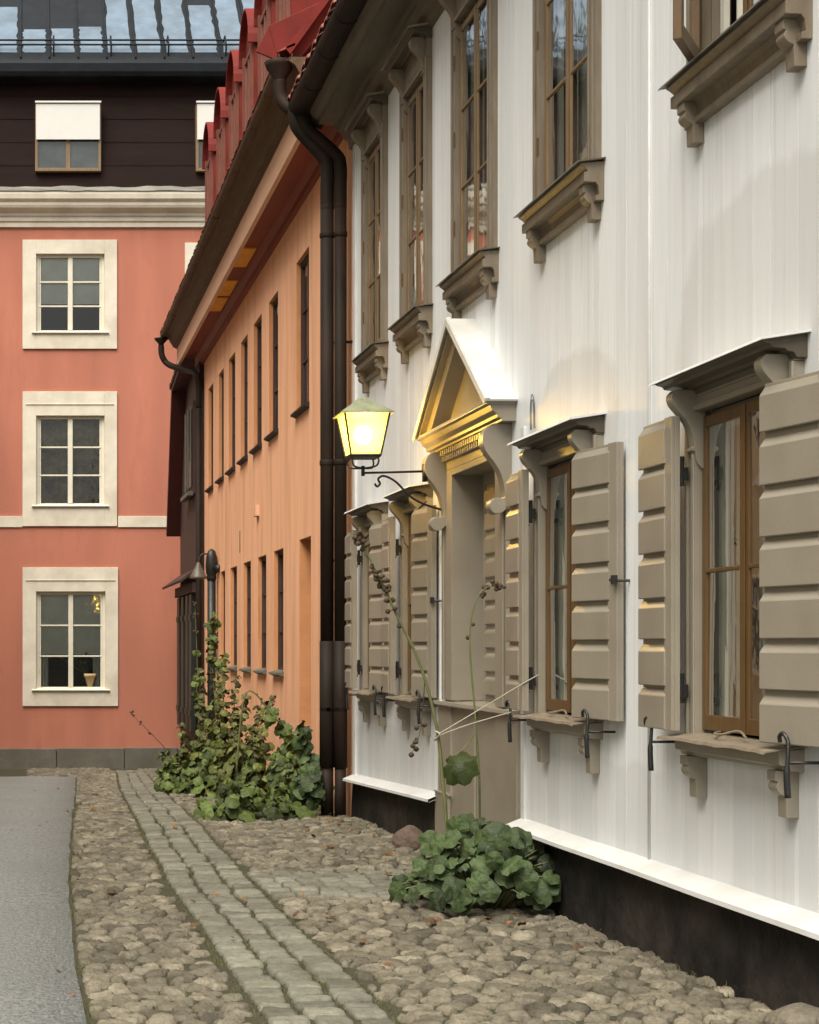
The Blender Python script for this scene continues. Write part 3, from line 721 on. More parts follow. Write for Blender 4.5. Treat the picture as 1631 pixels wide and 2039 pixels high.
for k, (a, b, p, q) in enumerate(oops):
    isdoor = p < -.9
    L0 = (OX, (a+b)/2, p); hw = (b-a)/2; h = q-p
    m = MB()
    dd = DPT if not isdoor else .55
    m.add([(0,-hw,0),(dd,-hw,0),(dd,-hw,h),(0,-hw,h), (0,hw,0),(dd,hw,0),(dd,hw,h),(0,hw,h)], [(0,1,2,3),(4,5,6,7),(3,2,6,7),(0,1,5,4)])
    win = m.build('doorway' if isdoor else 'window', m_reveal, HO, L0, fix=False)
    if isdoor:
        m = MB(); m.box(dd-.04, dd, -hw, hw, 0, h); m.box(dd-.06, dd-.041, -hw+.1, -.04, .3, h-.15); m.box(dd-.06, dd-.041, .04, hw-.1, .3, h-.15); m.build('door', m_brown, win, L0, bevel=.004)
        continue
    m = MB(); g = MB()
    m.box(dd-.05, dd, -hw, -hw+.06, 0, h); m.box(dd-.05, dd, hw-.06, hw, 0, h); m.box(dd-.05, dd, -hw+.06, hw-.06, 0, .06); m.box(dd-.05, dd, -hw+.06, hw-.06, h-.06, h); m.box(dd-.04, dd, -.03, .03, .06, h-.06)
    for i in range(1, 3): m.box(dd-.035, dd, -hw+.06, -.03, h*i/3-.012, h*i/3+.012); m.box(dd-.035, dd, .03, hw-.06, h*i/3-.012, h*i/3+.012)
    m.build('sash', m_dbrown, win, L0)
    g.add([(dd-.015,-hw,0),(dd-.015,hw,0),(dd-.015,hw,h),(dd-.015,-hw,h)], [(0,1,2,3)]); g.build('pane', m_glass, win, L0, fix=False)
    m = MB(); m.prism([(dd-.04,.035), (-.07,-.005), (-.075,-.03), (-.06,-.035), (0,-.06), (dd-.04,-.06)], 'y', -hw-.04, hw+.04); m.build('sill', m_dsill if k < len(UPW) else m_stone, win, L0)
# eaves
EY0, EY1 = 18.5, 35.2
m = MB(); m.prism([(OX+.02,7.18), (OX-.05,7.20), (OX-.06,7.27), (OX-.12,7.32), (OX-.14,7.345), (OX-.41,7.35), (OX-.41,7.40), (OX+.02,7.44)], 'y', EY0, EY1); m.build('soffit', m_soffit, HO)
m = MB(); m.prism([(2.995,7.30), (2.965,7.31), (2.96,7.64), (3.02,7.64), (3.02,7.30)], 'y', EY0, EY1+.03); m.build('fascia', m_salmon, HO)
m = MB(); m.prism([(2.958,7.642), (2.88,7.68), (2.80,7.82), (2.72,7.87), (2.74,7.90), (3.02,7.90), (3.02,7.645)], 'y', EY0, EY1); m.build('eave_board', m_eave, HO)
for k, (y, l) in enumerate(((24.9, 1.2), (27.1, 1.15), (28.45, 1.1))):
    m = MB(); m.box(3.022, 3.22, y, y+l, 7.325, 7.346); m.build('soffit_sun_patch', m_sunpatch, HO)  # patches of reflected sunlight, built as added ochre slabs
m = MB()
for i, y in enumerate(np.arange(EY0, EY1-.2, .62)):
    gutter(m, 2.70, 7.93+random.uniform(-.006, .006), .075, y, y+.615)
m.build('gutter', m_eave, HO)
m = MB(); vs = []
for i, y in enumerate(np.arange(EY0, EY1, .12)):
    j = random.uniform(-.012, .012); m.prism([(2.615+j, 7.955), (2.65+j, 7.985), (2.80, 8.05), (2.80, 8.02)], 'y', y, y+.115)
m.build('tile_edge', m_tile, HO)
# roof slope and verge sheet
m = MB(); m.prism([(2.70,7.99), (4.6,10.6), (4.6,10.5), (2.75,7.93)], 'y', EY0, EY1+.05); m.build('roof', m_red, HO)
m = MB(); m.prism([(2.535,8.27), (3.12,8.54), (3.6,9.2), (3.5,8.7), (2.83,7.87), (2.575,8.01)], 'y', 18.62, 18.65)
m.prism([(2.40,7.99), (2.535,8.26), (2.60,8.02), (2.66,7.88)], 'y', 18.60, 18.63)
m.build('verge_sheet', m_red, HO, bevel=.006)
m_dormer = M('red_brown_dormer_paint', (.16,.05,.03), .6, .2, 5, bump=.1)
# dormers with arched sheet-metal hoods
for dy in (29.05, 27.25, 25.55, 23.9, 22.25, 20.6):
    L0 = (3.0, dy, 8.1); hw, hs_ = .50, 1.62
    arch = [(hw*math.cos(math.pi*k/14), hs_+.56*math.sin(math.pi*k/14)) for k in range(15)]
    m = MB(); m.prism([(-hw,0), (hw,0)]+arch, 'x', 0, 1.5)
    dm = m.build('dormer', m_red, HO, L0)
    m = MB()
    o1 = [((hw+.05)*math.cos(math.pi*k/16), hs_+.0+.62*math.sin(math.pi*k/16)) for k in range(17)]
    i1 = [((hw+.02)*math.cos(math.pi*k/16), hs_+.0+.58*math.sin(math.pi*k/16)) for k in range(16, -1, -1)]
    m.prism(o1+i1, 'x', -.09, 1.5)
    m.build('dormer_hood', m_red, dm, L0, bevel=.01)
    m = MB()
    for s in (-1, 1):
        a, b = sorted((s*.30, s*.36)); m.box(-.03, -.001, a, b, .3, 1.65)
    m.box(-.03, -.001, -.30, .30, 1.59, 1.65); m.box(-.03, -.001, -.30, .30, .3, .36); m.box(-.025, -.001, -.02, .02, .36, 1.59)
    m.box(-.05, -.001, -.44, -.38, .1, 1.72); m.box(-.05, -.001, .38, .44, .1, 1.72)
    m.build('dormer_window_frame', m_dormer, dm, L0)
    m = MB(); m.add([(-.006,-.30,.36),(-.006,.30,.36),(-.006,.30,1.59),(-.006,-.30,1.59)], [(0,1,2,3)]); m.build('dormer_pane', m_glass_far, dm, L0, fix=False)
# hoppers and pipes
m = MB(); m.lathe([(.06,-.22), (.068,-.13), (.15,.0), (.165,.05), (.14,.055)], (2.66, EY0+.15, 7.84), 14)
m.tube(catmull([(2.66, EY0+.15, 7.70), (2.67, EY0+.15, 7.52), (2.76, EY0+.10, 7.38), (2.92, EY0+.06, 7.30), (3.10, EY0+.02, 7.20)], 6), .068, 12)
m.build('hopper', m_pipe, HO, smooth=True)
m = MB(); m.lathe([(.05,-.14), (.055,-.08), (.13,.0), (.14,.03), (.12,.035)], (2.64, EY1-.05, 7.82), 14)
m.tube(catmull([(2.64, EY1-.05, 7.70), (2.66, EY1-.05, 7.50), (2.78, EY1-.1, 7.32), (3.06, EY1-.55, 7.14), (3.22, OY1-.1, 6.98), (3.28, OY1-.15, 6.7), (3.28, OY1-.15, 6.3)], 6), .06, 12)
m.tube([(3.28, OY1-.15, 6.35), (3.28, OY1-.15, -.8)], .058, 12)
m.build('downpipe', m_pipe, HO, smooth=True)
m = MB(); m.box(3.34, OX+.0, 25.95, 26.2, EYE+1.92, EYE+2.08); m.tube([(OX-.01, 26.1, EYE+1.92), (OX-.012, 26.12, EYE+1.3), (OX-.012, 26.05, EYE+.2)], .007, 5); m.build('junction_box', m_salmon, HO, bevel=.01)
m = MB()
for (y, z0, z1) in ((21.0, -.2, .35), (28.3, 3.2, 3.55), (22.85, -.1, .3)): m.box(OX-.008, OX, y, y+.05, z0, z1)
m.build('wall_tie', m_lead, HO)

# ------------------------------------------------------------------ black post and cone lamp at the corner of the orange house
PX, PYY = 3.28, 31.6
P_ = empty('iron_post', (PX, PYY, gz(PX, PYY)), 'black iron post with a rounded cap against the orange wall', 'post')
m = MB(); z = gz(PX, PYY); m.tube([(PX, PYY, z-.05), (PX, PYY, 2.9)], .075, 14); m.build('pole', m_iron, P_, smooth=True)
m = MB(); m.lathe([(.085,0), (.09,.05), (.085,.10), (.10,.12), (.11,.25), (.10,.42), (.07,.52), (.02,.56)], (PX, PYY, 2.88), 14); m.build('cap', m_iron, P_, smooth=True)
m = MB(); m.tube([(PX, PYY, 3.12), (PX+.13, PYY-.25, 3.10)], .03, 8); m.lathe([(.05,-.06), (.07,0), (.05,.06)], (PX+.1, PYY-.25, 3.08), 10); m.build('wall_fixing', m_iron, P_, smooth=True)
CLX, CLY = 3.10, 32.2
LC = empty('cone_lamp', (CLX, CLY, 2.95), 'small dark cone-shaded wall lamp beside the far downpipe', 'lamp')
m = MB(); m.lathe([(.17,-.12), (.15,-.08), (.06,.10), (.03,.17), (.01,.19)], (CLX, CLY, 3.05), 16); m.build('lamp_shade', m_lead, LC, smooth=True)
m = MB(); m.tube(catmull([(CLX, CLY, 3.22), (CLX+.05, CLY, 3.36), (CLX+.16, CLY, 3.38), (OX, CLY, 3.30)], 5), .015, 8); m.build('arm', m_iron, LC, smooth=True)

# ------------------------------------------------------------------ DARK GABLED HOUSE beyond
DX = 3.32
HD = empty('dark_timber_house', (DX, 36.4, -1), 'small dark timber house with steep gable and green shutters', 'house')
ga = [(34.3,-1.5), (38.6,-1.5), (38.6,4.25), (37.2,7.1), (36.5,7.25), (34.3,7.25)]
m = MB(); m.prism([(y, z) for y, z in ga], 'x', DX, DX+2.5); m.build('wall', m_dbrown, HD)
m = MB()
m.prism([(38.75,4.15), (37.35,7.20), (37.20,7.12), (38.60,4.10)], 'x', DX-.30, DX+2.5)
m.prism([(37.38,7.18), (34.2,7.50), (34.2,7.38), (37.22,7.08)], 'x', DX-.30, DX+2.5)
m.build('roof', m_dred, HD)
m = MB()
for y in np.arange(34.2, 37.4, .22): m.box(DX-.33, DX-.2, y, y+.19, 7.47-(y-34.2)*.1, 7.56-(y-34.2)*.1+random.uniform(-.02, .03))
m.build('verge_tiles', m_roofdark, HD)
m = MB(); m.box(DX-.05, DX-.001, 35.1, 36.6, 4.75, 6.6); win = m.build('window', m_dbrown, HD)
m = MB(); m.box(DX-.07, DX-.051, 35.2, 36.5, 4.9, 6.45); m.build('pane', m_glass_far, win)
m = MB()
for y in (35.2, 35.85, 36.45): m.box(DX-.09, DX-.071, y, y+.06, 4.88, 6.5)
m.box(DX-.16, DX-.051, 35.0, 36.7, 4.70, 4.78); m.build('frame', m_stone, win)
m = MB(); m.prism([(DX-.38,2.98), (DX+.02,3.26), (DX+.02,3.20), (DX-.36,2.94)], 'y', 34.4, 38.9)
m.box(DX-.12, DX-.001, 34.5, 38.6, 2.75, 2.95); m.build('pent_roof', m_dbrown, HD)
for y in (34.7, 35.5, 36.5, 37.5):
    m = MB(); m.box(DX-.12, DX-.03, y, y+.55, .0, 2.72)
    for z in (.3, 2.2): m.box(DX-.14, DX-.121, y+.0, y+.55, z, z+.12)
    m.build('shutter', m_dgreen, HD, bevel=.004)

# ------------------------------------------------------------------ PINK BUILDING closing the street
QY = 40.0; K = QY/F
def qx(x): return (x-VX)*K
def qz(y): return EYE+(VY-y)*K
HP = empty('pink_building', (0, QY, -1.1), 'pink rendered building with cream window surrounds and a dark mansard roof', 'building')
PWIN = [(45, 233, 478, 695), (45, 233, 780, 1040), (45, 235, 1130, 1406), (368, 556, 484, 699), (368, 556, 780, 1046), (-278, -90, 478, 695), (-278, -90, 780, 1040), (-278, -90, 1130, 1406)]
pops = []
for x0, x1, y0, y1 in PWIN:
    pops.append((qx(x0+27), qx(x1-25), qz(y1-32), qz(y0+ (28 if y0 < 600 else 48))))
m = MB()
for a, b, p, q in minus(-7.5, 9, -.70, 11.3, [(o[0], o[1], o[2], o[3]) for o in pops]):
    m.add([(a, QY, p), (b, QY, p), (b, QY, q), (a, QY, q)], [(0,1,2,3)])
m.build('wall', m_pink, HP, fix=False)
m = MB()
x = -7.5
while x < 9:
    l = random.uniform(1.2, 2.0); m.box(x, x+l-.012, QY-.10+random.uniform(0, .015), QY+.1, -1.6, qz(1490)+random.uniform(-.01, .02)); x += l
m.build('stone_base', m_stone, HP, bevel=.015)
m = MB(); m.box(-7.5, 9, QY+1.2, QY+1.25, -1.2, 15.5); m.build('interior', m_room, HP)
for x0, x1 in ((-90, 45), (235, 368)):
    m = MB(); m.box(qx(x0)+.002, qx(x1)-.002, QY-.035, QY+.02, qz(1050), qz(1028)); m.build('string_course', m_cream, HP, bevel=.006)
for k, ((x0, x1, y0, y1), (a, b, p, q)) in enumerate(zip(PWIN, pops)):
    X0, X1, Z0, Z1 = qx(x0), qx(x1), qz(y1+(8 if 1000 < y1 < 1100 else 0)), qz(y0); cx = (a+b)/2; L0 = (cx, QY, p)
    m = MB(); t = .045
    for (u0, u1, v0, v1) in ((X0, a, Z0, Z1), (b, X1, Z0, Z1), (a, b, q, Z1), (a, b, Z0, p)):
        m.box(u0-cx, u1-cx, -t, .20, v0-p, v1-p)
    if k not in (0, 3, 5): m.box(X0-cx+.07, X1-cx-.07, -t-.02, -t-.001, Z1-p-.30, Z1-p-.285)
    win = m.build('window', m_cream, HP, L0, bevel=.006)
    hw = (b-a)/2; h = q-p
    m = MB(); fy0, fy1 = .06, .12; f = .07
    m.box(-hw, -hw+f, fy0, fy1, 0, h); m.box(hw-f, hw, fy0, fy1, 0, h); m.box(-hw+f, hw-f, fy0, fy1, h-f, h); m.box(-hw+f, hw-f, fy0, fy1, 0, f); m.box(-.055, .055, fy0-.015, fy1, f, h-f)
    m.box(-hw+f+.001, -hw+f+.04, fy0+.02, fy1-.005, f, h-f); m.box(hw-f-.04, hw-f-.001, fy0+.02, fy1-.005, f, h-f)
    for i in (1, 2):
        z = f+(h-2*f)*i/3; m.box(-hw+f, -.056, fy0+.01, fy1-.01, z-.018, z+.018); m.box(.056, hw-f, fy0+.01, fy1-.01, z-.018, z+.018)
    m.build('sash', m_sash, win, L0, bevel=.005)
    m = MB(); m.add([(-hw,.10,0),(hw,.10,0),(hw,.10,h),(-hw,.10,h)], [(0,1,2,3)]); m.build('pane', m_glass_far, win, L0, fix=False)
    m = MB(); m.prism([(-.09,-.02), (-.10,.0), (.07,.06), (.07,-.02)], 'x', -hw-.10, hw+.10); m.build('sill', m_sash, win, L0, bevel=.004)
    row = 0 if y0 < 600 else 1 if y0 < 1000 else 2
    m = MB()
    if row == 0: m.box(-hw+.05, hw-.05, .15, .16, h*.38, h); mm = m_blindg
    elif row == 1:
        n = 40; vs = []
        for i in range(n+1):
            u = -hw+2*hw*i/n
            for z in (.0, h): vs.append((u, .28+.03*math.sin(i*.9), z))
        m.add(vs, [(2*i, 2*i+2, 2*i+3, 2*i+1) for i in range(n)]); mm = m_reflection
    else: m.box(-hw+.05, hw-.05, .15, .16, h*.36, h); mm = m_blindg
    m.build('blind' if row != 1 else 'curtain', mm, win, L0, fix=False)  # middle-row sheet carries the painted pane reflections
    if row == 2:
        for s in (-1, 1):
            m = MB(); n = 12; vs = []
            for i in range(n+1):
                u = s*(hw-.04-.24*i/n)
                for z in (0, h*.45): vs.append((u, .22+.02*math.sin(i*2.2), z))
            m.add(vs, [(2*i, 2*i+2, 2*i+3, 2*i+1) for i in range(n)]); m.build('side_curtain', m_blind, win, L0, fix=False)
    if k == 2:
        P1 = empty('flower_pot', (cx+.44, QY+.16, p+.07), 'cream flower pot standing inside the lowest pink-building window', 'flower pot')
        m = MB(); m.lathe([(.08,0), (.13,.22), (.15,.23), (.15,.30), (.12,.30), (.11,.26)], (cx+.44, QY+.165, p+.07), 16); m.build('pot', m_pot, P1, smooth=True)
        m = MB()
        for i in range(16):
            a_ = random.uniform(0, 6.28); r_ = random.uniform(.05, .25); zt = random.uniform(.25, .6); c0 = Vector((cx+.1, QY+.17, p+.2+zt))+Vector((r_*math.cos(a_)*1.6, r_*.15*math.sin(a_), 0))
            m.add([c0+Vector(v) for v in ((-.03,0,0),(.03,.01,.01),(.05,0,.06),(-.02,.01,.07))], [(0,1,2,3)])
            m.tube([(cx+.40, QY+.17, p+.35), tuple(c0)], .006, 4)
        m.build('stems', m_leaf, P1, fix=False)
# cornice
m = MB()
m.prism([(QY+.02,11.20), (QY-.06,11.22), (QY-.06,11.32), (QY-.10,11.35), (QY-.10,11.43), (QY-.14,11.46), (QY-.14,11.52), (QY-.30,11.60), (QY-.33,11.66), (QY-.33,11.72), (QY-.40,11.78), (QY-.42,11.88), (QY-.42,11.93), (QY+.1,11.97)], 'x', -7.5, 9)
m.build('cornice', m_cream, HP, bevel=.004)
m = MB(); n = 60; vs = []
for i in range(n+1):
    x = -7.5+16.5*i/n; vs += [(x, QY-.44, 11.945+random.uniform(-.01, .01)), (x, QY-.42, 11.97), (x, QY-.20, 12.10+random.uniform(-.02, .02)), (x, QY+.1, 12.16)]
m.add(vs, [(i*4+k, i*4+k+4, i*4+k+5, i*4+k+1) for i in range(n) for k in range(3)])
m.build('cornice_flashing', M('lichened_lead', (.20,.19,.16), .8, .2, 4, (.5,1,1), .3, 20, dirt=((.07,.06,.05), 2.2, .9)), HP, fix=False)
# dark mansard
mz0, mz1 = 12.10, 14.75
m = MB(); m.add([(-7.5, QY, mz0-.1), (9, QY, mz0-.1), (9, QY+.35, mz1), (-7.5, QY+.35, mz1)], [(0,1,2,3)])
x = -7.4
while x < 9:
    m.box(x, x+.025, QY-.0, QY+.02, mz0, mz0+.02); x += .62
for z in (12.65, 13.2, 13.75, 14.3): m.add([(-7.5, QY+.35*(z-mz0+.1)/2.75-.012, z), (9, QY+.35*(z-mz0+.1)/2.75-.012, z), (9, QY+.35*(z-mz0+.1)/2.75-.012, z+.02), (-7.5, QY+.35*(z-mz0+.1)/2.75-.012, z+.02)], [(0,1,2,3)])
m.build('mansard', m_mansard, HP, fix=False)
for x0, x1 in ((70, 201), (390, 521)):
    a, b, p, q = qx(x0), qx(x1), qz(342), qz(208); cx = (a+b)/2; hw = (b-a)/2; h = q-p; L0 = (cx, QY-.02, p)
    m = MB(); m.box(-hw, -hw+.06, -.05, .3, 0, h); m.box(hw-.06, hw, -.05, .3, 0, h); m.box(-hw+.06, hw-.06, -.05, .3, h-.05, h); m.box(-hw+.06, hw-.06, -.05, .3, 0, .07); m.box(-.05, .05, -.03, .05, .07, h*.5)
    win = m.build('mansard_window', m_brown2, HP, L0, bevel=.005)
    m = MB(); m.box(-hw+.06, hw-.06, .0, .01, .07, h-.05); m.build('pane', M('smoky_pane', (.05,.06,.06), .1, .4, 2, bump=0, spec=.8), win, L0)
    m = MB(); m.box(-hw+.02, hw-.03, -.10, -.085, h*.46, h-.02); m.box(-hw, hw, -.13, -.051, h+.001, h+.04); m.build('awning_blind', m_blind, win, L0)
# gutter, snow rail and standing-seam roof
m = MB(); m.prism([(QY-.12,14.62), (QY+.4,14.60), (QY+.4,14.98), (QY-.16,14.98), (QY-.20,14.90), (QY-.18,14.72)], 'x', -7.5, 9); m.build('eaves_gutter', m_roofdark, HP, bevel=.02)
ry0, rz0, ry1, rz1 = QY-.05, 15.0, QY+3.2, 18.2
def rp(x, t, n=0): 
    d_ = Vector((0, ry1-ry0, rz1-rz0)); nn = Vector((0, -(rz1-rz0), ry1-ry0)).normalized()
    return Vector((x, ry0, rz0))+d_*t+nn*n
m = MB(); m.add([rp(-7.5, 0), rp(9, 0), rp(9, 1), rp(-7.5, 1)], [(0,1,2,3)]); m.build('roof', m_roofdark, HP, fix=False)
x = -7.4; k = 0
while x < 9:
    m = MB(); t0 = .085; w_ = .60; n = 14; top = {10: .6, 11: .34, 12: .35, 13: .37, 14: .99, 15: .97, 16: 1, 17: .62}.get(k, .9)
    P = []; 
    for i in range(n+1): P.append((x+.055+random.uniform(-.025, .03), t0+(top-t0)*i/n))
    Q = [(x+w_-.03+random.uniform(-.03, .03), t0+(top-t0)*i/n) for i in range(n+1)]
    vs = [rp(a, t, .012) for a, t in P]+[rp(a, t, .012) for a, t in Q]
    m.add(vs, [(i, i+n+1, i+n+2, i+1) for i in range(n)])
    m.build('roof_sheet', m_roofmetal, HP, fix=False); m = MB()
    m.add([rp(x-.015, .02, .0), rp(x+.015, .02, .0), rp(x+.015, 1, .0), rp(x-.015, 1, .0), rp(x-.015, .02, .05), rp(x+.015, .02, .05), rp(x+.015, 1, .05), rp(x-.015, 1, .05)], [(4,5,6,7), (0,4,7,3), (1,2,6,5), (0,1,5,4)])
    m.build('roof_seam', m_roofdark, HP, fix=False); x += .655; k += 1
m = MB()
for t in (.075, .125): m.tube([rp(-7.5, t, .22), rp(9, t, .22)], .022, 6)
for x in np.arange(-7.3, 9, 1.31): m.tube([rp(x, .05, .0), rp(x, .075, .22), rp(x, .16, .24), rp(x, .20, .0)], .02, 6)
m.build('snow_rail', m_roofdark, HP)

# ------------------------------------------------------------------ house across the street (seen mirrored in the panes, raised to block low sky light)
AX = -6.2
HA = empty('yellow_house', (AX, 20, 0), 'pale yellow house across the street, mirrored in the upper window panes, raised to block low sky light', 'house')
aw = [(y, z) for y in np.arange(8, 38, 2.9) for z in (1.2, 4.6, 7.9)]
m = MB(); m.box(AX-3, AX, 4, 38.5, -1.2, 12.2); m.build('wall', m_yellow, HA)
m = MB(); m.box(AX-.2, AX+.25, 4, 38.5, 12.2, 12.55); m.build('cornice', m_cream, HA, bevel=.02)
m = MB(); m.prism([(AX+.3,12.55), (AX-3,14.6), (AX-3,12.55)], 'y', 4, 38.5); m.build('roof', m_tile, HA)
w0 = None
for y, z in aw:
    L0 = Vector((AX, y, z))
    if w0 is None:
        m = MB(); m.box(.001, .06, -.62, -.5, 0, 1.8); m.box(.001, .06, .5, .62, 0, 1.8); m.box(.001, .06, -.5, .5, 1.7, 1.8); m.box(.001, .10, -.66, .66, -.1, 0); m.box(.001, .05, -.03, .03, 0, 1.7); m.box(.001, .05, -.5, .5, 1.1, 1.15)
        w0 = m.build('window', m_sash, HA, L0); m = MB(); m.box(.001, .02, -.5, .5, 0, 1.7); g0 = m.build('pane', m_roofdark, w0, L0)
    else:
        c_ = w0.copy(); COL.objects.link(c_); c_.location = L0-WL[HA.name]; c_.parent = HA
        d_ = g0.copy(); COL.objects.link(d_); d_.parent = c_

# ------------------------------------------------------------------ plants
def leaf(mb, c, r, nrm, spin, lobes=5, curl=.25, tint=None, amp=.05):
    nrm = Vector(nrm).normalized(); u = nrm.orthogonal().normalized(); v = nrm.cross(u)
    cs, sn = math.cos(spin), math.sin(spin); a_, b_ = u*cs+v*sn, v*cs-u*sn
    mb.tint = random.random() if tint is None else tint
    n = 20; vs = [Vector(c)]; fold = random.uniform(.0, .14)
    for ring in (.55, 1.0):
        for i in range(n):
            th = 2*math.pi*(i/n)
            rr = r*ring*(1+amp*math.cos(lobes*th)*ring+.03*math.cos(10*th+c[0]*40)*ring) * (.72 if abs(th-math.pi) < .2 and ring == 1 else 1)
            z = -curl*r*ring**2+.09*r*ring*math.cos(lobes*th*1.0+1.5)+.05*r*ring*math.sin(3*th+c[1]*30)+fold*r*abs(math.sin(th))*ring+random.gauss(0, .04*r)
            vs.append(Vector(c)+(a_*math.cos(th)+b_*math.sin(th))*rr+nrm*z)
    fs = [(0, 1+i, 1+(i+1) % n) for i in range(n)]+[(1+i, 1+n+i, 1+n+(i+1) % n, 1+(i+1) % n) for i in range(n)]
    mb.add(vs, fs)
def rnd_dir(up=.7, out=(0,0)):
    v = Vector((random.gauss(0, .45)+out[0], random.gauss(0, .45)+out[1], up+random.gauss(0, .35))); return v.normalized()
def bush(name, label, cat, base, blobs, n, r0, r1, mat, group=None, stems=True):
    o = empty(name, base, label, cat, group); f = MB(); s = MB()
    for (cx, cy, cz, rx, ry, rz, wgt) in blobs:
        for _ in range(int(n*wgt)):
            while True:
                p = Vector((random.uniform(-1, 1), random.uniform(-1, 1), random.uniform(-1, 1)))
                if .25 < p.length < 1: break
            q = Vector((cx+p.x*rx, cy+p.y*ry, cz+p.z*rz))
            if q.x > 3.36: q.x = 3.36-random.uniform(0, .08)
            g = gz(q.x, q.y)
            if q.z < g+.03: q.z = g+random.uniform(.03, .12)
            leaf(f, q, random.uniform(r0, r1), rnd_dir(.55, (p.x*.6-.35, p.y*.6-.45)), random.uniform(0, 6.28), curl=random.uniform(.1, .4))
            if stems and random.random() < .35:
                b0 = Vector((base[0]+random.uniform(-.12, .12), base[1]+random.uniform(-.12, .12), gz(base[0], base[1])))
                b0 = Vector((q.x*.6+b0.x*.4, q.y*.6+b0.y*.4, gz(q.x, q.y)))
                s.tube([b0, b0.lerp(q, .6)+Vector((0, 0, .04)), q], [.006, .005, .003], 5)
    f.build('foliage', mat, o, fix=False, smooth=True)
    if stems: s.build('foliage_stalks', m_stem, o, smooth=True)
    return o
def stalk(parent_name, label, cat, pts, r, buds, group, matS, tips=None, leaves=()):
    o = empty(parent_name, pts[0], label, cat, group)
    m = MB(); P = catmull(pts, 6); n = len(P); m.tube(P, [r*(1-.65*i/(n-1)) for i in range(n)], 7); m.build('stem', matS, o, smooth=True)
    for t, k in buds:
        b = MB(); i = min(n-1, int(t*(n-1))); c0 = P[i]
        for _ in range(k):
            d_ = Vector((random.gauss(0, .5), random.gauss(0, .5), random.gauss(.1, .4))).normalized()*random.uniform(.02, .05)
            b.tube([c0, c0+d_], .0035, 5); rr = random.uniform(.012, .02)
            b.lathe([(.002,-rr), (rr*.8,-rr*.6), (rr,0), (rr*.75,rr*.6), (.003,rr)], c0+d_, 7)
        b.build('seed_head', m_dry, o, smooth=True)
    if leaves:
        f = MB()
        for t, k, rr in leaves:
            i = min(n-1, int(t*(n-1)))
            for _ in range(k):
                leaf(f, P[i]+Vector((random.gauss(0, .05), random.gauss(0, .05), random.gauss(0, .04))), rr*random.uniform(.6, 1.1), rnd_dir(.3, (-.4, -.5)), random.uniform(0, 6.28))
        f.build('leaves', m_leaf, o, fix=False, smooth=True)
    return o
def rosette(name, label, cat, c, rx, ry, hmax, n, r0, r1, mat, group=None):
    # leaves on arching leaf-stalks that rise from one root
    o = empty(name, (c[0], c[1], gz(c[0], c[1])), label, cat, group); f = MB(); st = MB()
    for i in range(n):
        a = random.uniform(0, 6.283); q = math.sqrt(random.random())*random.uniform(.8, 1.12)
        x, y = c[0]+math.cos(a)*rx*q, c[1]+math.sin(a)*ry*q
        if x > 3.33: x = 3.33-random.uniform(0, .12)
        top = hmax*(1-.75*min(1, q)**2.2)
        z = gz(x, y)+max(.04, top*random.uniform(.35, 1.08))
        d = Vector((math.cos(a)*q, math.sin(a)*q, 0))
        nr = Vector((d.x*.8-.2+random.gauss(0, .5), d.y*.8-.4+random.gauss(0, .5), .6+random.gauss(0, .35)))
        leaf(f, (x, y, z), random.uniform(r0, r1)*(1.1-.25*q), nr, random.uniform(0, 6.28), curl=random.uniform(.0, .35))
        b0 = Vector((c[0]+math.cos(a)*rx*q*.25, c[1]+math.sin(a)*ry*q*.25, gz(c[0], c[1])-.01))
        st.tube(catmull([b0, b0.lerp(Vector((x, y, z)), .55)+Vector((0, 0, .08)), (x, y, z)], 3), .005, 5)
    f.build('foliage', mat, o, fix=False, smooth=True); st.build('foliage_stalks', m_stem, o, smooth=True)
    return o, f
def stalky(name, label, cat, stalks, r0, mat, group=None, dens=.055, heads=.5):
    # several upright flowering stems, big leaves low down and small ones with seed heads near the tip
    o = empty(name, stalks[0][0], label, cat, group); f = MB(); st = MB(); sd = MB()
    for a, b, bend in stalks:
        a, b = Vector(a), Vector(b); mid = a.lerp(b, .5)+Vector(bend)
        P = catmull([a, mid, b], 12); n = len(P); L_ = (b-a).length
        st.tube(P, [.011*(1-.6*i/(n-1)) for i in range(n)], 6)
        k = max(6, int(L_/dens))
        for i in range(k):
            t = (i+random.random())/k
            p = P[min(n-1, int(t*(n-1)))]; th = random.uniform(0, 6.283)
            pet = random.uniform(.05, .20)*(1.15-.8*t); d = Vector((math.cos(th), math.sin(th), random.uniform(.0, .6))).normalized()
            q = p+d*pet
            if q.x > 3.36: q.x = 3.36
            q.z = max(q.z, gz(q.x, q.y)+.03)
            r = r0*(1.12-.72*t)*random.uniform(.7, 1.15)
            leaf(f, q, r, (d.x*.8-.1+random.gauss(0, .3), d.y*.8-.2+random.gauss(0, .3), .6+random.gauss(0, .3)), random.uniform(0, 6.28), curl=random.uniform(.05, .5))
            st.tube([p, p.lerp(q, .5)+Vector((0, 0, .02)), q], .004, 4)
            if t > heads and random.random() < .7:
                c0 = p+Vector((random.gauss(0, .02), random.gauss(0, .02), 0)); rr = random.uniform(.012, .022)
                sd = MB(); sd.lathe([(.002,-rr), (rr*.8,-rr*.6), (rr,0), (rr*.75,rr*.6), (.003,rr)], c0, 7); sd.build('seed_head', m_dry, o, smooth=True)
    f.build('foliage', mat, o, fix=False, smooth=True); st.build('foliage_stalks', m_stem, o, smooth=True)
    return o
rosette('hollyhock_clump', 'low dark green hollyhock clump on the cobbles below the door', 'plant', (2.93, 11.35), .55, .60, .54, 210, .034, .100, m_leafd)
def at(x, y, d): return tuple(pix(x, y, d))
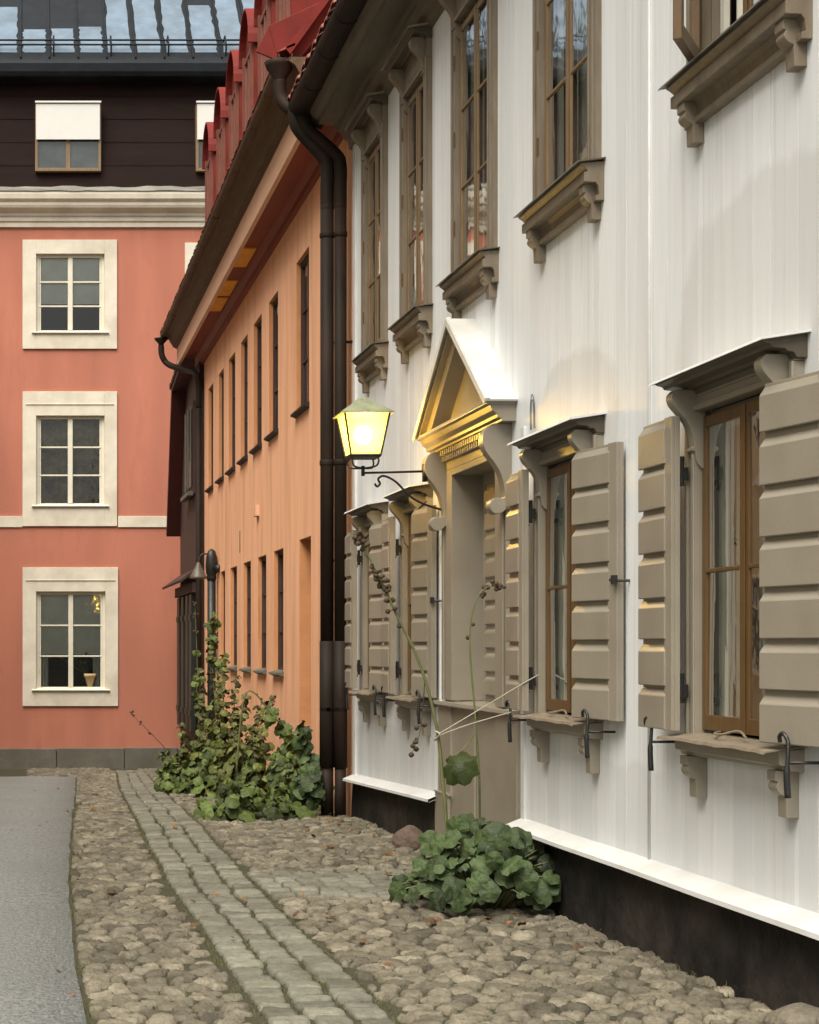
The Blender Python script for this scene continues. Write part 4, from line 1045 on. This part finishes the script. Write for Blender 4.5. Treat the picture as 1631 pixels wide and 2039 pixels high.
stalk('hollyhock_stalk', 'tall leaning hollyhock stalk with dry seed heads rising left of the door', 'plant', [at(893, 1690, 11.6), at(882, 1560, 11.6), at(868, 1440, 11.6), at(835, 1320, 11.6), at(790, 1225, 11.6), at(765, 1170, 11.6), at(735, 1110, 11.6), at(716, 1065, 11.6)], .014,
      [(.66, 3), (.70, 6), (.74, 7), (.78, 5), (.82, 4), (.98, 8), (1, 8), (.94, 5), (.60, 2), (.55, 1), (.35, 1)], 'hollyhock stalks by the door', m_stem)
stalk('hollyhock_stalk', 'slim upright hollyhock stalk in front of the taupe door', 'plant', [at(955, 1700, 11.7), at(955, 1560, 11.7), at(946, 1420, 11.7), at(936, 1290, 11.7), at(942, 1215, 11.7), at(962, 1175, 11.7), at(995, 1162, 11.7)], .009,
      [(.99, 3), (.92, 3), (.87, 2), (.80, 2), (.55, 1), (.6, 1)], 'hollyhock stalks by the door', m_stem)
o = empty('drooping_leaf', at(945, 1470, 11.6), 'single large lobed green leaf hanging between the two hollyhock stalks', 'leaf')
m = MB(); m.tube([at(946, 1460, 11.65), at(925, 1490, 11.6), at(905, 1505, 11.55)], .004, 6); m.build('stalk', m_stem, o)
m = MB(); leaf(m, at(908, 1520, 11.5), .125, (-.45, -.65, .45), 2.0, lobes=7, curl=.75, tint=.12, amp=.12); m.build('leaf', m_leaf, o, fix=False, smooth=True)
stalk('dry_twig', 'thin dangling dry twig with round seed pods before the white wall', 'twig', [at(846, 1350, 11.8), at(842, 1410, 11.8), at(836, 1460, 11.8), at(820, 1500, 11.8)], .004, [(.6, 2), (.8, 3), (.9, 2), (1, 2)], None, m_dry)
m = MB()
m.tube(catmull([at(866, 1466, 11.6), at(960, 1410, 11.6), at(1030, 1368, 11.55), at(1075, 1342, 11.55)], 5), .004, 6)
m.tube(catmull([at(866, 1468, 11.6), at(930, 1444, 11.6), at(1018, 1418, 11.5)], 5), .004, 6)
m.tube(catmull([at(866, 1456, 11.6), at(876, 1462, 11.55), at(866, 1474, 11.62)], 4), .007, 6)
tag(m.build('twine', m_string, smooth=True), 'pale twine tying the leaning stalk to the shutter hinge', 'twine')
# larger bush before the orange house
G2 = 'hollyhocks along the orange house'
def B(x, y, d, rx, ry, rz, wgt):
    p = pix(x, y, d); return (p.x, p.y, p.z, rx, ry, rz, wgt)
m_light = M('light_hollyhock_leaf', (.085,.094,.024), .55, .3, 12, bump=.3, bscale=50, tint=.65, spec=.25)
def stk(bx, d, tx, ty, bend=(0,0,0), dd=0):
    X = (bx-VX)*d/F; a = (X, d, gz(X, d)-.02); t = pix(tx, ty, d+dd)
    return (a, (min(t.x, 3.3), t.y, t.z), bend)
random.seed(21)
low = []
for k in range(42):
    bx = random.uniform(325, 620); d = 18.9+(620-bx)/275*6+random.uniform(-.6, .9)
    low.append(stk(bx, d, bx+random.uniform(-35, 30), random.uniform(1455, 1560)+max(0, (bx-520))*.25, (random.gauss(0, .08), random.gauss(0, .1), .02)))
for k in range(13):
    bx = random.uniform(430, 610); d = random.uniform(17.7, 18.8)
    low.append(stk(bx, d, bx+random.uniform(-40, 35), random.uniform(1545, 1600), (random.gauss(0, .06), random.gauss(0, .08), .02)))
stalky('hollyhock_bush', 'wide leafy green bush at the foot of the orange house', 'bush', low, .095, m_leaf, G2, dens=.016, heads=.95)
mid = [stk(400, 23.5, 398, 1330), stk(425, 23, 418, 1270, (.05,0,0)), stk(440, 22.6, 448, 1300), stk(455, 22.4, 470, 1345), stk(470, 22, 492, 1380, (-.04,0,.02)), stk(490, 21.5, 520, 1400), stk(510, 21, 545, 1385, (-.05,0,.03)),
       stk(380, 24.5, 362, 1440), stk(430, 23, 402, 1400), stk(450, 22.5, 436, 1375), stk(480, 21.5, 462, 1420), stk(520, 20.6, 500, 1445), stk(360, 25.5, 335, 1490)]
stalky('hollyhock_bush', 'taller loose yellow-green hollyhock growth above the wide bush by the far downpipe', 'bush', mid, .080, m_light, G2, dens=.024, heads=.7)
bush('leafy_shoot', 'broad dark leaves beside the foot of the brown downpipe', 'plant', tuple(pix(610, 1600, 18.9)),
     [B(615, 1570, 18.5, .16, .3, .20, .6), B(598, 1475, 18.8, .09, .2, .13, .25), B(610, 1520, 18.7, .10, .2, .12, .15)], 70, .05, .105, m_leafd, stems=False)
stalk('hollyhock_stalk', 'tall leafy hollyhock stalk standing beside the far black post', 'plant', [at(445, 1560, 23), at(438, 1420, 23), at(432, 1320, 23), at(425, 1245, 23), at(422, 1235, 23)], .014, [(.8, 5), (.9, 6), (1, 6), (.7, 4)], G2, m_stem, leaves=((.5, 6, .07), (.65, 8, .06), (.75, 8, .06), (.85, 6, .05), (.95, 5, .04)))
stalk('hollyhock_stalk', 'arching hollyhock stalk bending right over the wide bush', 'plant', [at(470, 1540, 20), at(490, 1380, 20), at(540, 1420, 20), at(575, 1470, 20), at(610, 1540, 20)], .012, [(.4, 2), (.6, 3)], G2, m_stem, leaves=((.55, 6, .08), (.7, 6, .08), (.8, 5, .09), (.9, 4, .09)))
stalk('hollyhock_stalk', 'hollyhock stalk with brown pods leaning left before the dark house', 'plant', [at(400, 1550, 24), at(395, 1420, 24), at(392, 1300, 24), at(388, 1200, 24)], .010, [(.7, 4), (.8, 5), (.9, 5), (1, 4), (.6, 3)], G2, m_stem, leaves=((.4, 6, .07), (.55, 5, .05), (.7, 4, .04)))
stalk('hollyhock_stalk', 'thin bare reddish stalk leaning far left over the cobbles', 'plant', [at(345, 1510, 26), at(315, 1475, 26), at(285, 1445, 26), at(258, 1418, 26)], .007, [(.55, 2), (.75, 2), (.9, 2), (1, 3)], G2, m_dry)

def boulder(label, c, rx, ry, rz, mat):
    bm = bmesh.new(); bmesh.ops.create_icosphere(bm, subdivisions=3, radius=1)
    from mathutils import noise
    for v in bm.verts:
        k = 1+.22*noise.noise(v.co*1.3+Vector(c))+.06*noise.noise(v.co*4)
        v.co = Vector((v.co.x*rx*k, v.co.y*ry*k, max(-.5, v.co.z)*rz*k))
    me = bpy.data.meshes.new('loose_stone'); bm.to_mesh(me); bm.free(); me.materials.append(mat); me.polygons.foreach_set('use_smooth', [True]*len(me.polygons))
    o = bpy.data.objects.new('loose_stone', me); COL.objects.link(o); o.location = c; tag(o, label, 'stone')
boulder('dark reddish round stone lying where the far plinth meets the door', (3.06, 14.15, gz(3.06, 14.15)+.05), .13, .11, .13, M('red_granite', (.11,.075,.055), .8, .35, 9, bump=.8, bscale=30))
boulder('pale rough stone against the near plinth at the bottom right corner', (3.28, 7.45, gz(3.28, 7.45)+.01), .14, .16, .11, M('pale_granite', (.15,.13,.095), .8, .35, 12, bump=1, bscale=30))
# grass in the joints, moss and fallen leaves
m = MB()
def tuft(x, y, k, h0, spread):
    for _ in range(k):
        a = random.uniform(0, 6.28); px_, py_ = x+random.gauss(0, spread), y+random.gauss(0, spread)
        z = gz(px_, py_)-.01; h = h0*random.uniform(.4, 1.1); d_ = Vector((math.cos(a), math.sin(a), 0))
        m.tint = random.random(); s_ = d_.orthogonal().normalized()*.0025; b = Vector((px_, py_, z))
        m.add([b-s_, b+s_, b+d_*h*.3+Vector((0,0,h*.7))+s_*.6, b+d_*h*.3+Vector((0,0,h*.7))-s_*.6, b+d_*h*.7+Vector((0,0,h))], [(0,1,2,3), (3,2,4)])
for _ in range(900):
    y = random.uniform(6.5, 20); tuft(strip_left(y)+random.choice((0, SW, .2, .4))+random.gauss(0, .008), y, random.randint(4, 12), .018, .022)
for _ in range(130):
    y = random.uniform(6.5, 20); tuft(road_edge(y)+random.uniform(.02, .06), y, random.randint(4, 12), .04, .03)
for _ in range(420):
    y = random.uniform(6.5, 18); tuft(random.uniform(.35, 3.3), y, random.randint(3, 10), .026, .03)
for _ in range(60):
    y = random.uniform(6.5, 18); tuft(3.3+random.uniform(-.03, .04), y, random.randint(3, 8), .06, .03)
g = m.build('grass', m_grass, fix=False); g['kind'] = 'stuff'; g['label'] = 'short grass growing between the paving stones'
m = MB()
for _ in range(26):
    y = random.uniform(7.5, 26); x = road_edge(y)-abs(random.gauss(0, .35))-.02
    leaf(m, (x, y, gz(x, y)+.012), random.uniform(.008, .02), rnd_dir(1.5), random.uniform(0, 6.28), curl=.4)
for _ in range(70):
    y = random.choice((random.gauss(11.2, .6), random.uniform(7, 20))); x = random.uniform(2.4, 3.3) if y > 10 and random.random() < .6 else random.uniform(.5, 3.3)
    leaf(m, (x, y, gz(x, y)+.045), random.uniform(.012, .035), rnd_dir(1.2), random.uniform(0, 6.28), curl=.5)
g = m.build('leaf_litter', m_litter, fix=False); g['kind'] = 'stuff'; g['label'] = 'scattered dead brown leaves on the cobbles'
